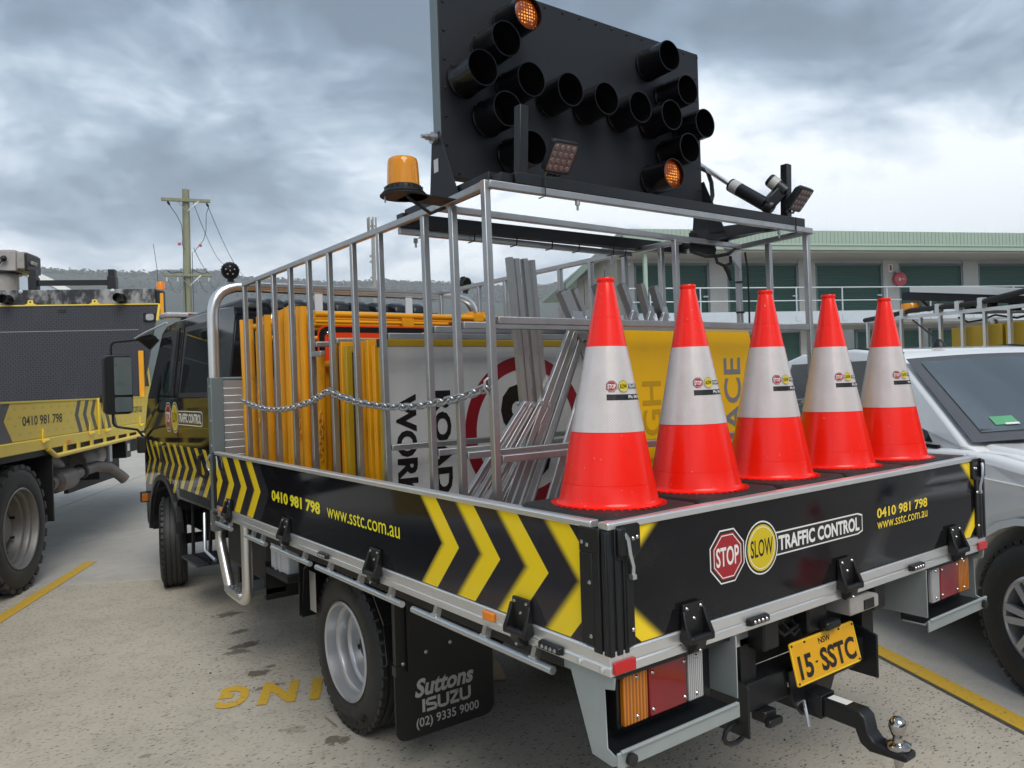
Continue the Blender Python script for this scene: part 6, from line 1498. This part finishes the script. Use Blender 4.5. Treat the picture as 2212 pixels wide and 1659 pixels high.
# ================================================================ storage building (local x along facade, y into building, z up)
BD = thing('storage_building', 'two storey pale building with green roller doors and pale green roof fascia', 'building')
def S(name, mb, mat, **k): return mb.build(name, mat, k.pop('parent', BD), **k)
X0, X1 = -12.45, 24.0
S('roof', MB().prism([(X0-.5, -2.25, 7.54), (X1, -2.25, 7.54), (X1, -2.25, 8.18), (X0-.5, -2.25, 8.18)], (0, .12, 0)).prism([(X0-.5, -2.13, 8.13), (X0-.5, 12, 6.6), (X0-.5, 12, 6.45), (X0-.5, -2.13, 8.0)], (X1-X0+.5, 0, 0)), 'fascia')
f_ = MB()
for i in range(180):
    x = X0-.45+i*.203; f_.box(x, x+.05, -2.27, -2.249, 7.56, 8.17)
S('fascia_rib', f_, 'fascia'); S('gutter', MB().box(X0-.5, X1, -2.36, -2.24, 7.26, 7.545).box(X0-.5, X1, -2.40, -2.35, 7.46, 7.55), 'fascia', bev=.02)
S('verge_trim', MB().prism([(X0-.54, -2.2, 8.18), (X0-.54, -2.2, 7.9), (X0-.54, 6.6, 6.62), (X0-.54, 6.6, 6.92)], (.05, 0, 0)), 'fascia')
S('soffit', MB().box(X0-.3, X1, -2.24, -.0, 7.18, 7.25), 'soffit')
S('end_wall', MB().prism([(X0, .02, 0), (X0, .02, 7.85), (X0, 6.3, 7.0), (X0, 6.3, 0)], (.2, 0, 0)), 'concrete_wall')
jw = MB()
for y in (1.7, 3.4, 5.0): jw.box(X0-.012, X0, y, y+.05, 0, 6.95)
S('panel_joint', jw, 'joint'); S('downpipe', MB().tube([(X0+.25, -.10, 0), (X0+.25, -.10, 6.85), (X0+.35, -.18, 6.95), (X0+.6, -.18, 6.97)], .05, 8), 'tank_white', smooth=40)
pit = 4.77
doors = [(-11.62+i*pit*1.0, -7.77+i*pit) for i in range(7)]
edges = [X0+.2]+[e for d in doors for e in d]+[X1]
for a, b_ in zip(edges[0::2], edges[1::2]): S('pier', MB().box(a, b_, 0, .25, 0, 7.2), 'render')
S('lintel', MB().box(X0+.2, X1, .06, .25, 7.02, 7.2).box(X0+.2, X1, .06, .25, 3.70, 4.5), 'render')
def shutter(a, b_, z0, z1, nm):
    m = MB(); n = int((z1-z0)/.075)
    for k in range(n):
        zz = z0+(z1-z0)*k/n; h = (z1-z0)/n
        m.add([(a, .14, zz), (b_, .14, zz), (b_, .115, zz+h*.35), (a, .115, zz+h*.35), (b_, .115, zz+h*.7), (a, .115, zz+h*.7), (b_, .14, zz+h), (a, .14, zz+h)], [(0, 1, 2, 3), (3, 2, 4, 5), (5, 4, 6, 7)])
    o = S(nm, m, 'shutter')
    S('door_frame', MB().box(a, a+.12, .02, .14, z0, z1).box(b_-.12, b_, .02, .14, z0, z1).box(a, b_, .02, .12, z1-.10, z1), 'grey_post', parent=o)
    S('door_lock', MB().box(b_-.35, b_-.1, .0, .10, z0+.88, z0+.96), 'rail_white', parent=o)
for a, b_ in doors: shutter(a, b_, 4.5, 7.02, 'roller_door')
for i in range(8):
    a = -13.0+i*4.33+.1
    if a > X0: shutter(a-.0, a+3.9 if i % 2 else a+3.4, 0, 3.70, 'roller_door')
S('balcony', MB().box(X0-.1, X1, -1.55, 0, 4.28, 4.52).box(X0-.1, X1, -1.58, -1.52, 3.92, 4.50), 'rail_white'); S('balcony_soffit', MB().box(X0, X1, -1.5, 0, 3.86, 3.92), 'soffit')
rl = S('handrail', MB().cyl((X0-.1, -1.45, 5.65), (X1, -1.45, 5.65), .032, 8).cyl((X0-.1, -1.45, 5.03), (X1, -1.45, 5.03), .026, 8), 'rail_white')
for i in range(15):
    x = -11.45+i*2.45; S('rail_post', MB().cyl((x, -1.45, 4.1), (x, -1.45, 5.65), .035, 8).box(x-.12, x+.12, -1.60, -1.5, 4.05, 4.30), 'rail_white', parent=rl)
for x in (-11.95,): S('verandah_post', MB().box(x, x+.16, -2.05, -1.9, 4.5, 7.2), 'fascia')
hs = thing('hose_reel', 'round red fire hose reel on a grey pier of the upper storey', 'hose reel')
MB().lathe([(.30, 0), (.36, .03), (.36, .22), (.30, .25), (0, .25)], (2.60, -.02, 6.19), (0, -1, 0), 10).build('drum', 'hose_red', hs, smooth=30)
m = MB(); put_text(m, 'FIRE HOSE REEL', (2.50, -.285, 6.17), (.30, 0, 0), (0, 0, .05), .01); m.add([(2.46, -.285, 6.10), (2.54, -.285, 6.10), (2.54, -.285, 6.24), (2.46, -.285, 6.24)], [(0, 1, 2, 3)]); m.build('lettering', 'print_white', hs)
MB().box(2.35, 2.6, -.2, 0, 6.5, 6.6).build('bracket', 'machine', hs)
sn = thing('fire_sign', 'small white sign with a red symbol above the hose reel', 'sign')
MB().box(2.08, 2.32, -.02, 0, 6.58, 6.98).build('sign_plate', 'print_white', sn); MB().box(2.14, 2.26, -.025, -.021, 6.66, 6.92).build('sign_symbol', 'print_red', sn)
bang = math.atan2(-.405, .914)
for o in (BD, hs, sn): o.rotation_euler = (0, 0, bang); o.location = (35.7, 19.8, 0)

# ================================================================ power pole, wires, mast, shed
PL = thing('power_pole', 'weathered timber power pole with two cross arms', 'pole', loc=(4.97, 24, 0))
MB().tube([(4.86, 24, 0), (4.97, 24, 4.2), (5.01, 24, 6.3), (5.03, 24, 7.95)], [.145, .125, .112, .105], 14).build('trunk', 'pole', PL, smooth=50)
m = MB().bar((4.28, 23.86, 7.54), (5.72, 23.86, 7.635), .09, .10); m.build('cross_arm', 'pole', PL, bev=.01)
MB().bar((4.27, 23.86, 5.235), (5.70, 23.86, 5.295), .09, .085).build('cross_arm', 'pole', PL, bev=.01)
m = MB()
for z in (7.54, 5.235): MB().tube([(4.70, 23.82, z+.0), (5.02, 23.82, z-.30), (5.36, 23.82, z+.04)], .014, 6).build('arm_brace', 'galv', PL, smooth=30)
m = MB()
for a, z in ((4.45, 7.53), (5.60, 7.59)): m.tube([(a, 23.84, z-.03), (a+.03, 23.84, z-.09), (a+.06, 23.84, z-.15)], [.025, .04, .025], 8)
m.build('insulator', 'plastic', PL, smooth=50)
m = MB()
for a, z in ((4.36, 5.18), (4.68, 5.19), (5.28, 5.22), (5.60, 5.24)): m.cyl((a, 23.86, z), (a, 23.86, z-.13), .022, 8)
for a, z in ((4.36, 5.3), (5.60, 5.35)): m.cyl((a, 23.86, z), (a, 23.86, z+.10), .010, 6)
m.build('insulator', 'tank_white', PL, smooth=40)
m = MB()
for s in (-1, 1): m.lathe([(.02, 0), (.045, .03), (.045, .07), (.02, .10)], (5.0+s*(.20 if s < 0 else .33), 23.84, 6.24), (s*.7, 0, -.4), 10)
m.build('surge_arrester', 'hose_red', PL, smooth=40)
m = MB().tube([(4.51, 23.84, 7.38), (4.70, 23.84, 7.1), (4.84, 23.84, 6.8), (4.86, 23.84, 6.4), (4.84, 23.84, 6.2), (4.90, 23.84, 6.05)], .010, 6)
m.tube([(5.66, 23.84, 7.44), (5.58, 23.84, 7.2), (5.56, 23.84, 6.7), (5.48, 23.84, 6.4), (5.34, 23.84, 6.2), (5.18, 23.84, 6.0)], .010, 6)
m.tube([(4.36, 23.84, 5.38), (4.5, 23.84, 5.30), (4.75, 23.84, 5.35), (4.86, 23.84, 5.30), (4.88, 23.83, 4.8), (4.87, 23.83, 2.0)], .016, 6); m.tube([(5.0, 23.84, 5.30), (5.15, 23.84, 5.42), (5.30, 23.84, 5.36), (5.45, 23.84, 5.33), (5.56, 23.84, 5.40), (5.62, 23.84, 5.34)], .012, 6)
m.tube([(5.13, 23.87, 6.0), (5.12, 23.87, 5.0), (5.11, 23.87, 2.0)], .010, 6)
m.build('pole_cable', 'wire', PL, smooth=40)
def wire(a, b, s, lab, grp='overhead wires running from the power pole'):
    pts = sag(a, b, s, 14); t = MB().tube(pts, .011, 5).build('overhead_wire', 'wire_grey', None, smooth=60); tag(t, lab, 'wire', grp)
wire((5.20, 23.86, 7.57), (12.52, 46, 9.24), .35, 'overhead wire leaving the top cross arm beside the pole')
wire((5.66, 23.86, 7.44), (13.8, 46, 8.5), .35, 'overhead wire leaving the right end of the top cross arm')
wire((5.18, 23.86, 6.12), (11.93, 46, 8.6), .3, 'overhead wire leaving the middle of the pole')
wire((4.40, 23.86, 5.10), (10.06, 46, 7.6), .3, 'overhead wire leaving the left end of the lower cross arm')
wire((5.30, 23.86, 5.12), (11.75, 46, 7.77), .3, 'overhead wire leaving the lower cross arm right of the pole')
wire((5.62, 23.86, 5.14), (12.15, 46, 7.98), .3, 'overhead wire leaving the right end of the lower cross arm')
# phone mast far behind the cage
def azp(u_deg, d): return Vector((-1.322+math.sin(math.radians(u_deg))*d, -1.423+math.cos(math.radians(u_deg))*d, 0))
mp_ = azp(26.55, 85); MS = thing('phone_mast', 'slim grey phone mast with antennas seen through the cage', 'mast', loc=mp_)
MB().tube([mp_, mp_+Vector((0, 0, 13)), mp_+Vector((0, 0, 19.6))], [.24, .20, .12], 10).build('shaft', 'grey_post' if False else 'galv_paint', MS, smooth=40)
m = MB()
for k in range(7):
    a = 2*PI*k/7; q = mp_+Vector((math.cos(a)*.46, math.sin(a)*.46, 0)); m.box(q.x-.07, q.x+.07, q.y-.06, q.y+.06, 18.2, 19.8); m.bar(mp_+Vector((0, 0, 18.9)), q+Vector((0, 0, 18.9)), .06, .06)
for z, s in ((15.6, -1), (15.0, -1), (15.2, 1), (13.3, -1), (12.2, -1), (12.0, 1)):
    m.lathe([(.0, 0), (.14, .06), (.14, .14), (0, .14)], mp_+Vector((s*.42, -.2, z)), (0, -1, .0), 12); m.bar(mp_+Vector((0, 0, z)), mp_+Vector((s*.42, -.15, z)), .05, .05)
for k in range(9): m.tube([mp_+Vector((.12-.03*k, -.25, 19-k*.3)), mp_+Vector((.14-.035*k, -.25, 12-k*.4))], .025, 5)
m.build('antenna', 'machine', MS, smooth=30)
# vaulted white shed behind the yellow truck
SH = thing('vaulted_shed', 'pale shed with a curved white roof behind the yellow truck', 'building', loc=(0, 45, 0))
arc = [(x, 7.9-.088*x*x) for x in [-6.2+12.4*i/20 for i in range(21)]]
MB().add([(x, y, z) for y in (40, 58) for x, z in arc], [(i, i+1, 22+i, 21+i) for i in range(20)]).build('roof', 'hills_roof', SH, smooth=60)
for (xa, za), (xb, zb) in zip(arc, arc[1:]): pass
m = MB().add([(x, 40.0, z) for x, z in arc]+[(x, 40.0, z-.35) for x, z in arc], [(i, i+1, 22+i, 21+i) for i in range(20)]); m.build('roof_edge', 'print_white', SH)
MB().prism([(-6.2, 40.05, 0)]+[(x, 40.05, z-.1) for x, z in arc]+[(6.2, 40.05, 0)], (0, .1, 0)).build('end_wall', simple('pale_blue_cladding', (.42, .48, .55), .6), SH)

# ================================================================ wooded ridge
RID = [(-40, 7.4), (-15, 7.6), (3.2, 7.71), (5.4, 8.0), (8.3, 7.98), (11, 8.01), (13.8, 8.27), (15.9, 8.19), (17.5, 7.81), (20.5, 7.7), (23, 7.48), (27.3, 7.58), (30.6, 7.39), (34.0, 7.2), (36.4, 6.91), (38.4, 6.97), (40.9, 7.08), (50, 6.9), (70, 6.5), (95, 5.5)]
def ridge(a):
    for (a0, e0), (a1, e1) in zip(RID, RID[1:]):
        if a0 <= a <= a1: return e0+(e1-e0)*(a-a0)/(a1-a0)
    return 6
def forest_mat():
    t = NT('distant_forest')
    n = t.noise(.035, 6, .6); n2 = t.noise(.2, 5, .65)
    c = t.mix(n2, (.022, .032, .026), (.040, .052, .038)); c = t.mix(t.M('MULTIPLY', t.smooth(n, .45, .7), .3), c, (.055, .062, .045))
    t.set(col=c, rough=.9); return t.m
MAT['forest'] = forest_mat()
DR = 1500.0
m = MB(); NA, NR = 620, 34
for j in range(NR+1):
    f = j/NR; r = 420+(DR-420)*f if f <= .86 else DR+(f-.86)/.14*500
    if f <= .86: r = 420+(DR-420)*(f/.86)
    for i in range(NA+1):
        a = -40+135*i/NA; el = ridge(a); h = DR*math.tan(math.radians(el))
        g = (max(0, (r-420)/(DR-420)))**1.35 if r <= DR else 1-.0005*(r-DR)
        z = h*g
        p = Vector((-1.3+math.sin(math.radians(a))*r, -1.4+math.cos(math.radians(a))*r, 0))
        z += (noise.noise(p*.004)*26+noise.noise(p*.02)*4)*(g*(1.15-g) if r < DR else .05)*2.0
        z += noise.noise(p*.11)*1.2*min(1, g*3)
        m.v.append((p.x, p.y, z-.5))
for j in range(NR):
    for i in range(NA): m.f.append((j*(NA+1)+i, j*(NA+1)+i+1, (j+1)*(NA+1)+i+1, (j+1)*(NA+1)+i)); m.mi.append(0)
tag(m.build('hills', 'forest', smooth=80), kind='structure')
# trees along the skyline: crowns raised on thin trunks, one far-off wood
m = MB(); rnd = random.Random(5)
ico = [(0, 0, 1)]+[(math.cos(2*PI*k/5)*.894, math.sin(2*PI*k/5)*.894, .447) for k in range(5)]+[(math.cos(2*PI*(k+.5)/5)*.894, math.sin(2*PI*(k+.5)/5)*.894, -.447) for k in range(5)]+[(0, 0, -1)]
icof = [(0, 1+k, 1+(k+1) % 5) for k in range(5)]+[(1+k, 6+k, 1+(k+1) % 5) for k in range(5)]+[(1+(k+1) % 5, 6+k, 6+(k+1) % 5) for k in range(5)]+[(11, 6+(k+1) % 5, 6+k) for k in range(5)]
for k in range(4200):
    a = rnd.uniform(1, 44); el = ridge(a); back = rnd.random()
    r = DR-rnd.uniform(-20, 260)*(1 if back > .45 else .12)
    h = DR*math.tan(math.radians(el)); g = ((r-420)/(DR-420))**1.35 if r < DR else 1
    c = Vector((-1.3+math.sin(math.radians(a))*r, -1.4+math.cos(math.radians(a))*r, h*g+rnd.uniform(-3, 4.5)))
    for q in range(rnd.choice((2, 3, 4))):
        s = rnd.uniform(1.0, 2.7); o = c+Vector((rnd.uniform(-4, 4), rnd.uniform(-4, 4), rnd.uniform(-1.5, 3)))
        m.add([o+Vector((x*s*rnd.uniform(.7, 1.35), y*s*rnd.uniform(.7, 1.3), z*s*rnd.uniform(.45, .75))) for x, y, z in ico], icof)
    m.add([c+Vector((-.35, 0, -9)), c+Vector((.35, 0, -9)), c+Vector((.2, 0, 2)), c+Vector((-.2, 0, 2))], [(0, 1, 2, 3)])
tag(m.build('ridge_wood', simple('gum_crowns', (.06, .07, .05), .9, 0, .1, .05)), 'gum trees standing along the far ridge', None, None, 'stuff')

# dark brick shed and yard wall behind the camera: what the gloss boards mirror
BS = thing('concrete_shed', 'long concrete shed across the yard behind the camera', 'building', loc=(4, -16, 0))
MB().box(-14, 30, -17, -16.5, 0, 5.5).build('wall', 'concrete_wall', BS)
MB().box(-14.3, 30.3, -17.3, -16.2, 5.5, 6.1).build('parapet', 'render', BS)
for k in range(8): MB().box(-11+k*5, -8+k*5, -16.52, -16.46, 0, 3.2).build('roller_door', 'shutter', BS)

# ================================================================ haze: one closed box of pale even air
hz = MB().box(-2900, 2900, -900, 2900, -1.2, 420)
hm = bpy.data.materials.new('pale_haze'); hm.use_nodes = True; ht = hm.node_tree; ht.nodes.clear()
ho = ht.nodes.new('ShaderNodeOutputMaterial'); hv = ht.nodes.new('ShaderNodeVolumePrincipled'); hv.inputs['Density'].default_value = 0.00036
hv.inputs['Color'].default_value = (0.95, 0.975, 1.0, 1); hv.inputs['Anisotropy'].default_value = 0.1
ht.links.new(hv.outputs[0], ho.inputs['Volume']); hm.cycles.homogeneous_volume = True if hasattr(hm, 'cycles') and hasattr(hm.cycles, 'homogeneous_volume') else None
MAT['haze'] = hm
tag(hz.build('haze', 'haze'), None, None, None, 'stuff')

for o in SC.objects:          # pieces of a few pixels that stay joined
    if o.parent and o.name.split('.')[0] in ('led_lens', 'moulding_tabs', 'base_lug', 'fascia_rib', 'panel_joint', 'lamp_bracket', 'box_rib', 'rear_panel_bead', 'door_seal', 'insulator', 'antenna', 'pole_cable', 'sticker_print'): o['kind'] = 'stuff'
